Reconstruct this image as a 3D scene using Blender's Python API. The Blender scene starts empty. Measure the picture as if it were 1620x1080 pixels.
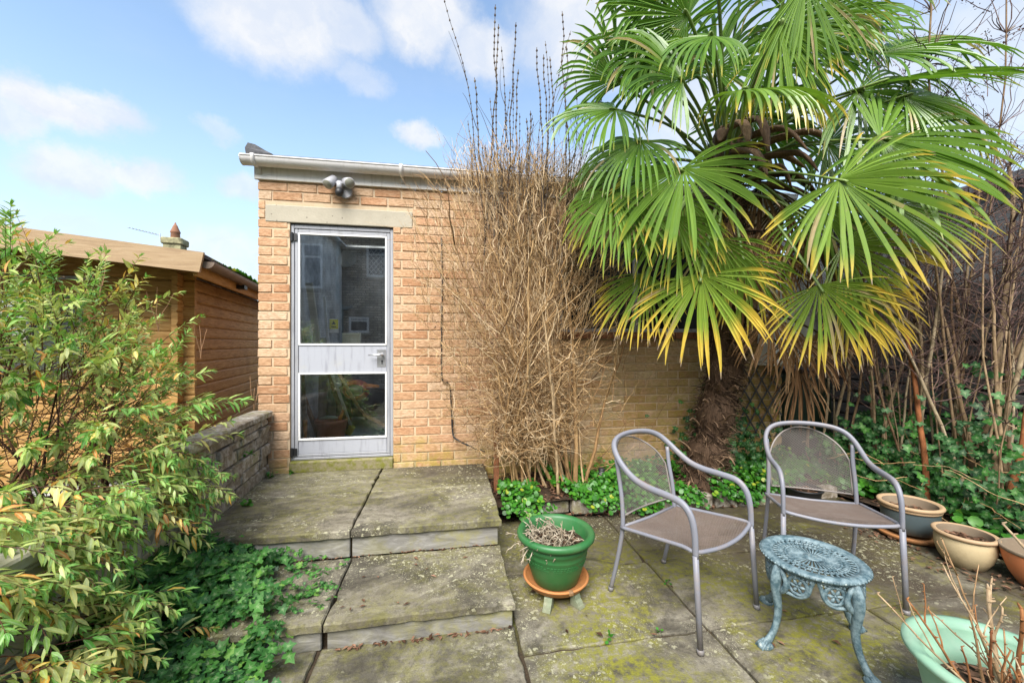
import bpy, math, random
import numpy as np
from mathutils import Vector, Matrix
R = math.radians
scene = bpy.context.scene
COL = scene.collection

# ---------------------------------------------------------------- camera, sky, sun, exposure
YAW = R(9.6)
EYE = 1.33
cam_data = bpy.data.cameras.new('camera'); cam = bpy.data.objects.new('camera', cam_data); COL.objects.link(cam)
cam.location = (0, 0, EYE); cam.rotation_euler = (R(90), 0, -YAW)
cam_data.sensor_width = 36; cam_data.lens = 36 * 620 / 1620; cam_data.shift_y = 4 / 1620
cam_data.clip_start = 0.02; cam_data.clip_end = 2000
scene.camera = cam

SUN_EL, SUN_AZ = R(48), R(203)          # azimuth clockwise from +Y: behind the camera, to its left
sun_dir = Vector((math.sin(SUN_AZ) * math.cos(SUN_EL), math.cos(SUN_AZ) * math.cos(SUN_EL), math.sin(SUN_EL)))
sd = bpy.data.lights.new('sun', 'SUN'); sd.energy = 4.0; sd.angle = R(40); sd.color = (1.0, 0.96, 0.9)
sun = bpy.data.objects.new('sun', sd); COL.objects.link(sun)
sun.rotation_euler = (-sun_dir).to_track_quat('-Z', 'Y').to_euler()
scene.view_settings.view_transform = 'Standard'; scene.view_settings.look = 'None'
scene.view_settings.gamma = 1; scene.view_settings.exposure = 1.13
scene.view_settings.use_curve_mapping = False
scene.cycles.max_bounces = 6; scene.cycles.diffuse_bounces = 4; scene.cycles.glossy_bounces = 3; scene.cycles.transparent_max_bounces = 16
scene.cycles.use_denoising = True

world = bpy.data.worlds.new('World'); scene.world = world; world.use_nodes = True

class NT:
    """small node-tree writer"""
    def __init__(s, tree): s.t = tree
    def n(s, kind, *args, **kw):
        nd = s.t.nodes.new('ShaderNode' + kind)
        for k, v in kw.items():
            if k.startswith('_'): setattr(nd, k[1:], v)
            else: s.put(nd.inputs[k.replace('__', ' ')], v)
        for i, v in enumerate(args):
            if v is not None: s.put(nd.inputs[i], v)
        return nd
    def put(s, sock, v):
        if isinstance(v, bpy.types.NodeSocket): s.t.links.new(v, sock)
        elif isinstance(v, bpy.types.Node): s.t.links.new(v.outputs[0], sock)
        else:
            if isinstance(v, (tuple, list)) and sock.type == 'RGBA' and len(v) == 3: v = (*v, 1)
            sock.default_value = v
    def math(s, op, a, b=0.0, clamp=False):
        nd = s.n('Math', a, b, _operation=op); nd.use_clamp = clamp; return nd.outputs[0]
    def vmath(s, op, a, b=(0, 0, 0)):
        nd = s.n('VectorMath', a, b, _operation=op)
        return nd.outputs[1] if op in ('LENGTH', 'DISTANCE', 'DOT_PRODUCT') else nd.outputs[0]
    def mix(s, fac, a, b, mode='MIX'):
        nd = s.t.nodes.new('ShaderNodeMix'); nd.data_type = 'RGBA'; nd.blend_type = mode
        s.put(nd.inputs[0], fac); s.put(nd.inputs[6], a); s.put(nd.inputs[7], b); return nd.outputs[2]
    def ramp(s, fac, stops, interp='LINEAR'):
        nd = s.t.nodes.new('ShaderNodeValToRGB'); nd.color_ramp.interpolation = interp
        e = nd.color_ramp.elements
        while len(e) < len(stops): e.new(0.5)
        for el, (p, c) in zip(e, stops):
            el.position = p
            el.color = (c, c, c, 1) if isinstance(c, (int, float)) else (*c, 1)
        s.put(nd.inputs[0], fac); return nd.outputs[0]
    def sstep(s, v, lo, hi):
        nd = s.n('MapRange', v, lo, hi, 0.0, 1.0, _interpolation_type='SMOOTHSTEP'); return nd.outputs[0]
    def noise(s, vec, scale, detail=4, rough=0.55, dist=0.0):
        return s.n('TexNoise', Vector=vec, Scale=scale, Detail=detail, Roughness=rough, Distortion=dist).outputs[0]
    def scl(s, vec, f): return s.vmath('MULTIPLY', vec, f)

w = NT(world.node_tree); world.node_tree.nodes.clear()
sky = w.n('TexSky', _sky_type='NISHITA', _sun_disc=False, _sun_elevation=SUN_EL, _sun_rotation=SUN_AZ,
          _air_density=1.0, _dust_density=0.6, _ozone_density=1.6, _altitude=50.0)
dirv = w.n('TexCoord').outputs['Generated']
dn = w.vmath('NORMALIZE', dirv)
wob = w.n('TexNoise', Vector=dn, Scale=9.0, Detail=6.0, Roughness=0.66).outputs[1]
wv = w.vmath('SUBTRACT', wob, (0.5, 0.5, 0.5))
dw = w.vmath('ADD', dn, w.scl(wv, (0.115, 0.115, 0.09)))
# fair-weather puffs: (direction x, y, z, half-width, flatness, density)
PUFFS = [(-0.300, 0.762, 0.573, 0.150, 1.5, 1.0), (-0.20, 0.780, 0.600, 0.10, 1.5, 0.8), (-0.04, 0.775, 0.630, 0.125, 1.5, 1.0), (0.07, 0.80, 0.59, 0.10, 1.6, 0.9),
         (-0.600, 0.712, 0.365, 0.078, 2.0, 1.0), (-0.555, 0.735, 0.385, 0.060, 1.9, 0.9), (-0.640, 0.697, 0.330, 0.06, 2.0, 0.8), (-0.168, 0.823, 0.530, 0.065, 1.4, 0.45),
         (-0.055, 0.887, 0.459, 0.062, 1.7, 0.9), (-0.425, 0.815, 0.400, 0.045, 1.5, 0.45), (-0.600, 0.752, 0.275, 0.080, 3.2, 0.85), (-0.535, 0.79, 0.290, 0.070, 2.2, 0.85),
         (-0.399, 0.863, 0.315, 0.060, 1.4, 0.7), (-0.44, 0.885, 0.175, 0.130, 2.6, 0.7), (-0.64, 0.75, 0.18, 0.11, 3.0, 0.5), (0.309, 0.721, 0.62, 0.22, 1.4, 1.0),
         (0.542, 0.685, 0.487, 0.26, 1.4, 0.8), (0.80, 0.48, 0.40, 0.28, 1.5, 0.7), (0.35, 0.85, 0.35, 0.20, 2.0, 0.7)]
cl = None
dflat = w.scl(dw, (1, 1, 1.8))
for (x, y, z, rad, flat, den) in PUFFS:
    L = math.sqrt(x * x + y * y + z * z)
    dd = w.vmath('DISTANCE', dflat, (x / L, y / L, 1.8 * z / L))
    m = w.n('MapRange', dd, rad * 0.42, rad * 1.08, den, 0.0, _interpolation_type='SMOOTHSTEP').outputs[0]
    cl = m if cl is None else w.math('MAXIMUM', cl, m)
field = w.noise(w.scl(dn, (1, 1, 2.2)), 2.3, 5, 0.6)                     # the same kind of cloud over the rest of the sky
sep = w.n('SeparateXYZ', dn)
away = w.sstep(w.math('MULTIPLY', sep.outputs[1], -1.0), -0.25, 0.25)
cl = w.math('MAXIMUM', cl, w.math('MULTIPLY', w.sstep(field, 0.46, 0.66), away))
cl = w.math('ADD', cl, w.math('MULTIPLY', w.sstep(field, 0.45, 0.8), 0.12), True)
detail = w.noise(dw, 9.0, 4, 0.6)
cloudcol = w.mix(w.sstep(detail, 0.35, 0.65), (3.75, 4.05, 4.6), (4.6, 4.65, 4.75))
skycol = w.mix(1.0, sky.outputs[0], (1.75, 1.72, 1.58), 'MULTIPLY')
hz = w.math('SUBTRACT', 1.0, w.sstep(sep.outputs[2], 0.0, 0.62))
skycol = w.mix(w.math('MULTIPLY', hz, 0.65), skycol, (3.35, 4.15, 5.0))
final = w.mix(w.math('MULTIPLY', cl, 0.95), skycol, cloudcol)
bg = w.n('Background', final, 0.097)
wo = w.n('OutputWorld', bg)

# ---------------------------------------------------------------- mesh helpers
def mesh_np(name, V, F, smooth=False, attrs=None):
    """V list/array of points, F list of index tuples; attrs: {name: per-vertex floats}"""
    me = bpy.data.meshes.new(name)
    me.from_pydata([tuple(v) for v in V] if not isinstance(V, np.ndarray) else V.tolist(), [], F if isinstance(F, list) else F.tolist())
    if attrs:
        for k, a in attrs.items():
            at = me.attributes.new(k, 'FLOAT', 'POINT'); at.data.foreach_set('value', np.asarray(a, dtype=np.float32))
    if smooth: me.polygons.foreach_set('use_smooth', [True] * len(me.polygons))
    me.update(); return me

def obj(name, me, mat=None, parent=None, loc=None, rot=None, kind=None):
    if isinstance(me, MB): me = me.mesh(name)
    o = bpy.data.objects.new(name, me); COL.objects.link(o)
    if mat is not None and not me.materials: me.materials.append(mat)
    if parent is not None: o.parent = parent
    if loc is not None: o.location = loc
    if rot is not None: o.rotation_euler = rot
    if kind: o['kind'] = kind
    return o

def thing(name, label, cat, loc=(0, 0, 0), rotz=0.0, group=None):
    o = bpy.data.objects.new(name, None); COL.objects.link(o); o.empty_display_size = 0.1
    o.location = loc; o.rotation_euler = (0, 0, rotz)
    return tag(o, label, cat, group)

def tag(o, label, cat, group=None, kind=None):
    o['label'] = label; o['category'] = cat
    if group: o['group'] = group
    if kind: o['kind'] = kind
    return o

def frame_of(d):
    d = Vector(d).normalized()
    a = Vector((0, 0, 1)) if abs(d.z) < 0.9 else Vector((1, 0, 0))
    u = d.cross(a).normalized(); return u, u.cross(d).normalized()

class MB:
    """collects shapes for one mesh"""
    def __init__(s, smooth=False): s.v = []; s.f = []; s.a = []; s.smooth = smooth; s.tint = 0.0
    def add(s, V, F, M=None):
        b = len(s.v)
        for p in V: s.v.append(tuple(M @ Vector(p)) if M is not None else tuple(p)); s.a.append(s.tint)
        for f in F: s.f.append(tuple(i + b for i in f))
    def box(s, x0, x1, y0, y1, z0, z1, c=0.0, M=None):
        """box, corners chamfered by c"""
        if c <= 0:
            V = [(x, y, z) for x in (x0, x1) for y in (y0, y1) for z in (z0, z1)]
            F = [(0, 1, 3, 2), (4, 6, 7, 5), (0, 4, 5, 1), (2, 3, 7, 6), (0, 2, 6, 4), (1, 5, 7, 3)]
            return s.add(V, F, M)
        V, idx = [], {}
        for ix, x in enumerate((x0, x1)):
            for iy, y in enumerate((y0, y1)):
                for iz, z in enumerate((z0, z1)):
                    sx, sy, sz = (c, -c)[ix], (c, -c)[iy], (c, -c)[iz]
                    idx[ix, iy, iz] = len(V)
                    V += [(x, y + sy, z + sz), (x + sx, y, z + sz), (x + sx, y + sy, z)]
        g = lambda ix, iy, iz, k: idx[ix, iy, iz] + k
        F = []
        for i in (0, 1):
            q = [g(i, 0, 0, 0), g(i, 1, 0, 0), g(i, 1, 1, 0), g(i, 0, 1, 0)]; F.append(q if i else q[::-1])
            q = [g(0, i, 0, 1), g(0, i, 1, 1), g(1, i, 1, 1), g(1, i, 0, 1)]; F.append(q if i else q[::-1])
            q = [g(0, 0, i, 2), g(1, 0, i, 2), g(1, 1, i, 2), g(0, 1, i, 2)]; F.append(q if i else q[::-1])
        def quad(a, b, c_, d, out):
            va, vb, vc = Vector(V[a]), Vector(V[b]), Vector(V[c_])
            F.append([a, b, c_, d] if (vb - va).cross(vc - va).dot(Vector(out)) > 0 else [d, c_, b, a])
        for i in (0, 1):
            for j in (0, 1):
                si, sj = 2 * i - 1, 2 * j - 1
                quad(g(i, j, 0, 0), g(i, j, 0, 1), g(i, j, 1, 1), g(i, j, 1, 0), (si, sj, 0))
                quad(g(i, 0, j, 0), g(i, 0, j, 2), g(i, 1, j, 2), g(i, 1, j, 0), (si, 0, sj))
                quad(g(0, i, j, 1), g(0, i, j, 2), g(1, i, j, 2), g(1, i, j, 1), (0, si, sj))
                for k in (0, 1):
                    sk = 2 * k - 1; t = [g(i, j, k, 0), g(i, j, k, 1), g(i, j, k, 2)]
                    va, vb, vc = (Vector(V[q]) for q in t)
                    F.append(t if (vb - va).cross(vc - va).dot(Vector((si, sj, sk))) > 0 else t[::-1])
        s.add(V, F, M)
    def tube(s, pts, rad, k=6, caps=True, flat=None, up=None, M=None):
        """swept tube; flat=(width factor, height factor) with 'up' a fixed reference"""
        P = [Vector(p) for p in pts]; n = len(P)
        rr = rad if isinstance(rad, (list, tuple)) else [rad] * n
        V, F = [], []; u = None
        for i in range(n):
            d = (P[min(i + 1, n - 1)] - P[max(i - 1, 0)])
            d = d.normalized() if d.length > 1e-9 else Vector((0, 0, 1))
            if up is not None:
                u = d.cross(Vector(up)); u = u.normalized() if u.length > 1e-6 else Vector((1, 0, 0))
            elif u is None: u, _ = frame_of(d)
            else:
                u = u - d * u.dot(d); u = u.normalized() if u.length > 1e-6 else frame_of(d)[0]
            v = u.cross(d)
            fu, fv = flat if flat else (1, 1)
            for j in range(k):
                a = 2 * math.pi * j / k
                V.append(P[i] + u * (math.cos(a) * rr[i] * fu) + v * (math.sin(a) * rr[i] * fv))
        for i in range(n - 1):
            for j in range(k):
                F.append((i * k + j, i * k + (j + 1) % k, (i + 1) * k + (j + 1) % k, (i + 1) * k + j))
        if caps: F.append(tuple(range(k))[::-1]); F.append(tuple((n - 1) * k + j for j in range(k)))
        s.add(V, F, M)
    def lathe(s, prof, k=32, M=None, wob=None):
        V, F = [], []; n = len(prof)
        for (r, z) in prof:
            for j in range(k):
                a = 2 * math.pi * j / k; q = r * (1 + (wob(a, z) if wob else 0))
                V.append((q * math.cos(a), q * math.sin(a), z))
        for i in range(n - 1):
            for j in range(k):
                F.append((i * k + j, i * k + (j + 1) % k, (i + 1) * k + (j + 1) % k, (i + 1) * k + j))
        s.add(V, F, M)
    def prism(s, poly, z0, z1, M=None):
        n = len(poly)
        V = [(x, y, z0) for x, y in poly] + [(x, y, z1) for x, y in poly]
        F = [tuple(range(n))[::-1], tuple(range(n, 2 * n))] + [(i, (i + 1) % n, n + (i + 1) % n, n + i) for i in range(n)]
        s.add(V, F, M)
    def quad(s, a, b, c, d): s.add([a, b, c, d], [(0, 1, 2, 3)])
    def mesh(s, name): return mesh_np(name, s.v, s.f, s.smooth, {'tint': s.a})

def smooth_path(pts, sub=4, closed=False):
    """Catmull-Rom through points"""
    P = [Vector(p) for p in pts]; n = len(P); out = []
    rng = range(n if closed else n - 1)
    for i in rng:
        g = (lambda j: P[j % n]) if closed else (lambda j: P[max(0, min(n - 1, j))])
        p0, p1, p2, p3 = g(i - 1), g(i), g(i + 1), g(i + 2)
        for k in range(sub):
            t = k / sub
            out.append(0.5 * ((2 * p1) + (p2 - p0) * t + (2 * p0 - 5 * p1 + 4 * p2 - p3) * t * t + (3 * p1 - p0 - 3 * p2 + p3) * t ** 3))
    if not closed: out.append(P[-1])
    return out

def copy_tree(o, parent=None):
    c = o.copy(); COL.objects.link(c)
    if parent is not None: c.parent = parent
    for ch in [x for x in o.children]: copy_tree(ch, c)
    return c

# ---------------------------------------------------------------- materials
def new_mat(name):
    m = bpy.data.materials.new(name); m.use_nodes = True
    t = NT(m.node_tree); t.p = m.node_tree.nodes['Principled BSDF']; t.out = m.node_tree.nodes['Material Output']; t.m = m
    t.pos = t.n('NewGeometry').outputs['Position']
    return t

def rnd(t):
    """one random number per object and per loose piece"""
    a = t.n('ObjectInfo').outputs['Random']; b = t.n('NewGeometry').outputs['Random Per Island']
    return t.math('FRACT', t.math('ADD', a, b))

def fin(t, col, rough=0.7, bump=None, strength=0.3, dist=0.01, spec=None, metal=None):
    t.put(t.p.inputs['Base Color'], col); t.put(t.p.inputs['Roughness'], rough)
    if bump is not None:
        b = t.n('Bump', Strength=strength, Distance=dist, Height=bump); t.put(t.p.inputs['Normal'], b.outputs[0])
    if spec is not None: t.put(t.p.inputs['Specular IOR Level'], spec)
    if metal is not None: t.put(t.p.inputs['Metallic'], metal)
    return t.m

def plain(name, col, rough=0.6, var=0.15, scale=12, metal=None, spec=None, bump=0.15):
    t = new_mat(name); c = t.noise(t.pos, scale, 6, 0.65)
    dark = tuple(x * (1 - var) for x in col); lite = tuple(min(1, x * (1 + var)) for x in col)
    return fin(t, t.mix(t.sstep(c, 0.3, 0.7), dark, lite), rough, t.noise(t.pos, scale * 8, 3), bump, 0.004, spec, metal)

def m_brick(name, cols, algae=True):
    t = new_mat(name); r = rnd(t)
    base = t.ramp(r, [(0.0, cols[0]), (0.2, cols[1]), (0.4, cols[2]), (0.6, cols[3]), (0.8, cols[4]), (1.0, cols[1])])
    grain = t.noise(t.scl(t.pos, (28, 28, 95)), 1.0, 6, 0.68)
    base = t.mix(t.sstep(grain, 0.36, 0.66), t.mix(1.0, base, (0.62, 0.56, 0.50), 'MULTIPLY'), base)
    pale = t.noise(t.scl(t.pos, (9, 9, 22)), 1.0, 5, 0.6)
    base = t.mix(t.math('MULTIPLY', t.sstep(pale, 0.52, 0.75), 0.5), base, (0.62, 0.47, 0.31))
    drip = t.noise(t.scl(t.pos, (3.5, 3.5, 0.8)), 1.0, 6, 0.65)
    base = t.mix(t.math('MULTIPLY', t.sstep(drip, 0.50, 0.70), 0.40), base, t.mix(1.0, base, (0.55, 0.50, 0.44), 'MULTIPLY'))
    dark = t.noise(t.pos, 46, 3, 0.6)
    base = t.mix(t.math('MULTIPLY', t.sstep(dark, 0.62, 0.74), 0.45), base, (0.20, 0.12, 0.07))
    if algae:
        s = t.n('SeparateXYZ', t.pos)
        nz = t.noise(t.pos, 3.2, 5, 0.6)
        low = t.math('ADD', t.math('MULTIPLY', s.outputs[2], -2.0), t.math('MULTIPLY', nz, 1.5))
        lowm = t.sstep(low, -0.35, 0.35)
        rgt = t.math('MULTIPLY', t.sstep(t.math('ADD', s.outputs[0], t.math('MULTIPLY', nz, 1.2)), 1.0, 3.2),
                     t.sstep(t.math('ADD', s.outputs[2], t.math('MULTIPLY', nz, 0.8)), 2.3, 0.9))
        a = t.math('MULTIPLY', t.math('MAXIMUM', lowm, t.math('MULTIPLY', rgt, 1.0)), t.sstep(t.noise(t.pos, 17, 5, 0.65), 0.28, 0.62))
        base = t.mix(t.math('MULTIPLY', a, 0.75), base, t.mix(nz, (0.20, 0.165, 0.018), (0.38, 0.30, 0.045)))
    return fin(t, base, 0.9, t.math('ADD', grain, t.noise(t.pos, 120, 3)), 0.40, 0.005, 0.2)

BRICK = m_brick('buff_brick', [(0.46, 0.25, 0.135), (0.57, 0.365, 0.215), (0.60, 0.41, 0.26), (0.52, 0.295, 0.165), (0.62, 0.455, 0.31)])
t = new_mat('mortar'); s = t.n('SeparateXYZ', t.pos)
c = t.mix(t.noise(t.pos, 25, 5), (0.44, 0.325, 0.21), (0.58, 0.45, 0.30))
al = t.math('MULTIPLY', t.sstep(t.math('ADD', t.math('MULTIPLY', s.outputs[2], -2), t.math('MULTIPLY', t.noise(t.pos, 3.2, 5), 1.5)), -0.3, 0.3), 0.7)
MORTAR = fin(t, t.mix(al, c, (0.2, 0.18, 0.05)), 0.95, t.noise(t.pos, 90, 4), 0.5, 0.006, 0.2)

t = new_mat('sandstone_paving'); r = rnd(t)
p = t.pos; q = t.vmath('ADD', p, t.n('CombineXYZ', t.math('MULTIPLY', r, 7.0), t.math('MULTIPLY', r, 3.0), 0.0))
warp = t.vmath('ADD', q, t.scl(t.n('TexNoise', Vector=q, Scale=1.7, Detail=3.0).outputs[1], (0.5, 0.5, 0.0)))
band = t.noise(t.scl(warp, (2.4, 9.0, 2.4)), 1.0, 6, 0.62, 0.6)
base = t.ramp(band, [(0.30, (0.046, 0.040, 0.028)), (0.43, (0.130, 0.113, 0.080)), (0.55, (0.205, 0.182, 0.134)), (0.70, (0.33, 0.30, 0.23))])
base = t.mix(t.math('MULTIPLY', r, 0.30), base, (0.22, 0.20, 0.16))
fineg = t.noise(p, 21, 9, 0.82)
base = t.mix(t.math('MULTIPLY', t.sstep(fineg, 0.46, 0.62), 0.55), base, (0.040, 0.034, 0.024))
base = t.mix(t.math('MULTIPLY', t.sstep(t.noise(p, 75, 5, 0.8), 0.55, 0.68), 0.5), base, (0.30, 0.28, 0.21))
blot = t.noise(q, 2.9, 6, 0.68, 0.4)
base = t.mix(t.math('MULTIPLY', t.sstep(blot, 0.48, 0.64), 0.68), base, (0.034, 0.029, 0.021))
sx = t.n('SeparateXYZ', p)
mossn = t.noise(p, 2.1, 7, 0.66)
mossf = t.noise(p, 30, 5, 0.7)
moss = t.math('MULTIPLY', t.sstep(mossn, 0.38, 0.56), t.sstep(mossf, 0.34, 0.62))
mossx = t.math('ADD', t.math('MULTIPLY', t.sstep(sx.outputs[0], 0.15, 0.7), 0.62), 0.38)
base = t.mix(t.math('MULTIPLY', moss, mossx), base, t.mix(mossf, (0.095, 0.088, 0.009), (0.27, 0.26, 0.035)))
soil = t.math('MULTIPLY', t.sstep(t.math('ADD', sx.outputs[0], t.math('MULTIPLY', sx.outputs[1], 1.5)), 4.1, 5.3), t.sstep(t.noise(p, 1.9, 7, 0.65), 0.28, 0.50))
base = t.mix(t.math('MULTIPLY', soil, 0.85), base, t.mix(t.noise(p, 9, 5), (0.020, 0.014, 0.009), (0.075, 0.055, 0.035)))
vor = t.n('TexVoronoi', Vector=t.vmath('ADD', p, t.scl(t.n('TexNoise', Vector=p, Scale=35.0).outputs[1], (0.02, 0.02, 0.0))), Scale=80.0)
big = t.sstep(vor.outputs['Distance'], t.math('MULTIPLY', t.n('SeparateColor', vor.outputs['Color']).outputs[2], 0.36), 0.06)
keep = t.sstep(t.n('SeparateColor', vor.outputs['Color']).outputs[0], 0.45, 0.60)
zone = t.sstep(t.noise(t.vmath('ADD', p, (3, 1, 0)), 1.7, 5, 0.7), 0.46, 0.60)
lich = t.math('MULTIPLY', t.math('MULTIPLY', big, keep), t.math('MULTIPLY', zone, 0.75))
vor2 = t.n('TexVoronoi', Vector=p, Scale=150.0)
l2 = t.math('MULTIPLY', t.math('MULTIPLY', t.sstep(vor2.outputs['Distance'], 0.34, 0.22), t.sstep(t.n('SeparateColor', vor2.outputs['Color']).outputs[1], 0.55, 0.60)), zone)
base = t.mix(t.math('MAXIMUM', lich, t.math('MULTIPLY', l2, 0.8)), base, (0.43, 0.41, 0.27))
grit = t.noise(p, 130, 4, 0.7)
base = t.mix(t.math('MULTIPLY', t.sstep(grit, 0.52, 0.7), 0.35), base, (0.05, 0.045, 0.03))
PAVING = fin(t, base, 0.82, t.math('ADD', t.math('MULTIPLY', band, 1.4), t.math('ADD', t.math('MULTIPLY', grit, 0.35), t.math('MULTIPLY', lich, 0.4))), 0.65, 0.012, 0.35)

t = new_mat('riser_stone'); r = rnd(t)
q = t.vmath('ADD', t.pos, t.n('CombineXYZ', t.math('MULTIPLY', r, 9.0), 0.0, 0.0))
v = t.noise(t.scl(q, (5, 5, 16)), 1.0, 7, 0.65, 1.4)
c = t.ramp(v, [(0.3, (0.12, 0.113, 0.098)), (0.5, (0.215, 0.205, 0.185)), (0.68, (0.33, 0.32, 0.295))])
g = t.math('MULTIPLY', t.sstep(t.noise(t.pos, 6, 7, 0.7), 0.42, 0.64), t.math('ADD', 0.35, t.sstep(t.n('SeparateXYZ', t.pos).outputs[0], -0.6, 0.4)), True)
RISER = fin(t, t.mix(t.math('MULTIPLY', g, 0.7), c, (0.27, 0.25, 0.07)), 0.8, v, 0.5, 0.01)

t = new_mat('walling_stone'); r = rnd(t)
c = t.ramp(r, [(0.0, (0.28, 0.255, 0.22)), (0.35, (0.40, 0.37, 0.32)), (0.7, (0.34, 0.30, 0.255)), (1.0, (0.47, 0.44, 0.385))])
v = t.noise(t.pos, 22, 7, 0.7)
c = t.mix(t.sstep(v, 0.42, 0.62), t.mix(1.0, c, (0.55, 0.5, 0.42), 'MULTIPLY'), c)
g = t.sstep(t.noise(t.pos, 5, 6, 0.7), 0.52, 0.68)
STONE = fin(t, t.mix(t.math('MULTIPLY', g, 0.55), c, (0.24, 0.24, 0.09)), 0.92, v, 0.8, 0.02, 0.2)
t = new_mat('screen_concrete')
v = t.noise(t.pos, 11, 7, 0.7); c = t.mix(v, (0.30, 0.285, 0.24), (0.62, 0.59, 0.51))
g = t.sstep(t.noise(t.pos, 4, 6, 0.7), 0.45, 0.66)
SCREEN = fin(t, t.mix(t.math('MULTIPLY', g, 0.65), c, (0.29, 0.28, 0.10)), 0.93, t.noise(t.pos, 70, 4), 0.4, 0.006, 0.2)

t = new_mat('lintel_concrete')
v = t.noise(t.pos, 5, 7, 0.65); c = t.mix(v, (0.29, 0.26, 0.20), (0.46, 0.415, 0.325))
pit = t.n('TexVoronoi', Vector=t.pos, Scale=26.0)
pk = t.math('MULTIPLY', t.sstep(pit.outputs['Distance'], 0.16, 0.09), t.sstep(t.n('SeparateColor', pit.outputs['Color']).outputs[0], 0.72, 0.75))
LINTEL = fin(t, t.mix(t.math('MULTIPLY', pk, 0.8), c, (0.12, 0.10, 0.08)), 0.9, t.math('SUBTRACT', t.noise(t.pos, 60, 4), pk), 0.35, 0.006, 0.2)

t = new_mat('soil')
v = t.noise(t.pos, 14, 8, 0.75); c = t.ramp(v, [(0.3, (0.018, 0.012, 0.008)), (0.5, (0.055, 0.036, 0.022)), (0.7, (0.13, 0.088, 0.055))])
SOIL = fin(t, c, 0.95, v, 1.0, 0.03, 0.2)
t = new_mat('joint_dirt'); v = t.noise(t.pos, 20, 6, 0.7)
g = t.sstep(t.noise(t.pos, 3, 4), 0.5, 0.65)
JOINT = fin(t, t.mix(t.math('MULTIPLY', g, 0.6), t.mix(v, (0.022, 0.016, 0.010), (0.09, 0.065, 0.04)), (0.09, 0.10, 0.02)), 0.95, v, 0.9, 0.02, 0.2)

def m_wood(name, dark, mid, lite, grain=(6, 6, 60), rough=0.6, wear=0.0, spec=0.4, along=None):
    t = new_mat(name); r = rnd(t)
    q = t.vmath('ADD', t.pos, t.n('CombineXYZ', t.math('MULTIPLY', r, 13.0), t.math('MULTIPLY', r, 5.0), 0.0))
    v = t.noise(t.scl(q, grain), 1.0, 6, 0.65, 0.8)
    c = t.ramp(v, [(0.3, dark), (0.5, mid), (0.72, lite)])
    c = t.mix(t.math('MULTIPLY', r, 0.4), c, mid)
    st = t.noise(t.pos, 1.8, 5, 0.6)
    c = t.mix(t.math('MULTIPLY', t.sstep(st, 0.52, 0.7), 0.5), c, dark)
    if wear:
        c = t.mix(t.math('MULTIPLY', t.sstep(t.noise(t.scl(q, (5, 5, 22)), 1.0, 7, 0.75), 0.62, 0.7), wear), c, (0.62, 0.55, 0.42))
    return fin(t, c, rough, v, 0.35, 0.006, spec)
LOG = m_wood('orange_log', (0.22, 0.11, 0.034), (0.43, 0.245, 0.082), (0.57, 0.37, 0.16), rough=0.65, spec=0.15)
BARGE = m_wood('tan_bargeboard', (0.25, 0.16, 0.085), (0.34, 0.23, 0.125), (0.42, 0.30, 0.175), grain=(4, 4, 40), wear=0.7)
DARKBOARD = m_wood('dark_board', (0.045, 0.042, 0.042), (0.085, 0.08, 0.077), (0.14, 0.13, 0.122), rough=0.75)
GREYWOOD = m_wood('grey_wood', (0.16, 0.14, 0.115), (0.30, 0.265, 0.22), (0.44, 0.40, 0.34), grain=(30, 30, 6))
BROWNWOOD = m_wood('brown_wood', (0.10, 0.05, 0.022), (0.22, 0.12, 0.055), (0.33, 0.19, 0.09), grain=(30, 30, 6))

def m_white(name, col, streak):
    t = new_mat(name)
    v = t.noise(t.scl(t.pos, (30, 30, 3.2)), 1.0, 6, 0.65)
    c = t.mix(t.math('MULTIPLY', t.sstep(v, 0.48, 0.72), 0.65), col, streak)
    d = t.noise(t.pos, 4, 6, 0.7)
    c = t.mix(t.math('MULTIPLY', t.sstep(d, 0.55, 0.75), 0.4), c, (0.42, 0.40, 0.33))
    return fin(t, c, 0.5, t.noise(t.pos, 50, 3), 0.1, 0.004)
ALU = m_white('aged_aluminium', (0.30, 0.305, 0.325), (0.155, 0.16, 0.175))
ALUPANEL = m_white('aluminium_panel', (0.345, 0.355, 0.39), (0.205, 0.21, 0.235))
WHITE = m_white('white_paint', (0.80, 0.79, 0.77), (0.62, 0.60, 0.56))
FASCIA = m_white('fascia_paint', (0.66, 0.63, 0.57), (0.44, 0.40, 0.34))
GUTTER = m_white('grey_white_plastic', (0.64, 0.62, 0.60), (0.50, 0.47, 0.44))
FELT = plain('roof_felt', (0.085, 0.085, 0.09), 0.95, 0.4, 30, bump=0.6)
BLACK = plain('black_plastic', (0.015, 0.015, 0.016), 0.5)
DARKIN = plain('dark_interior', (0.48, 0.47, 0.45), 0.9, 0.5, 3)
LAMPGREY = plain('lamp_grey', (0.36, 0.36, 0.38), 0.4, 0.1)
STEEL = plain('steel', (0.55, 0.55, 0.56), 0.3, 0.1, metal=0.8)
RUST = plain('rusty_metal', (0.20, 0.075, 0.03), 0.85, 0.45, 20, bump=0.5)

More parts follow.
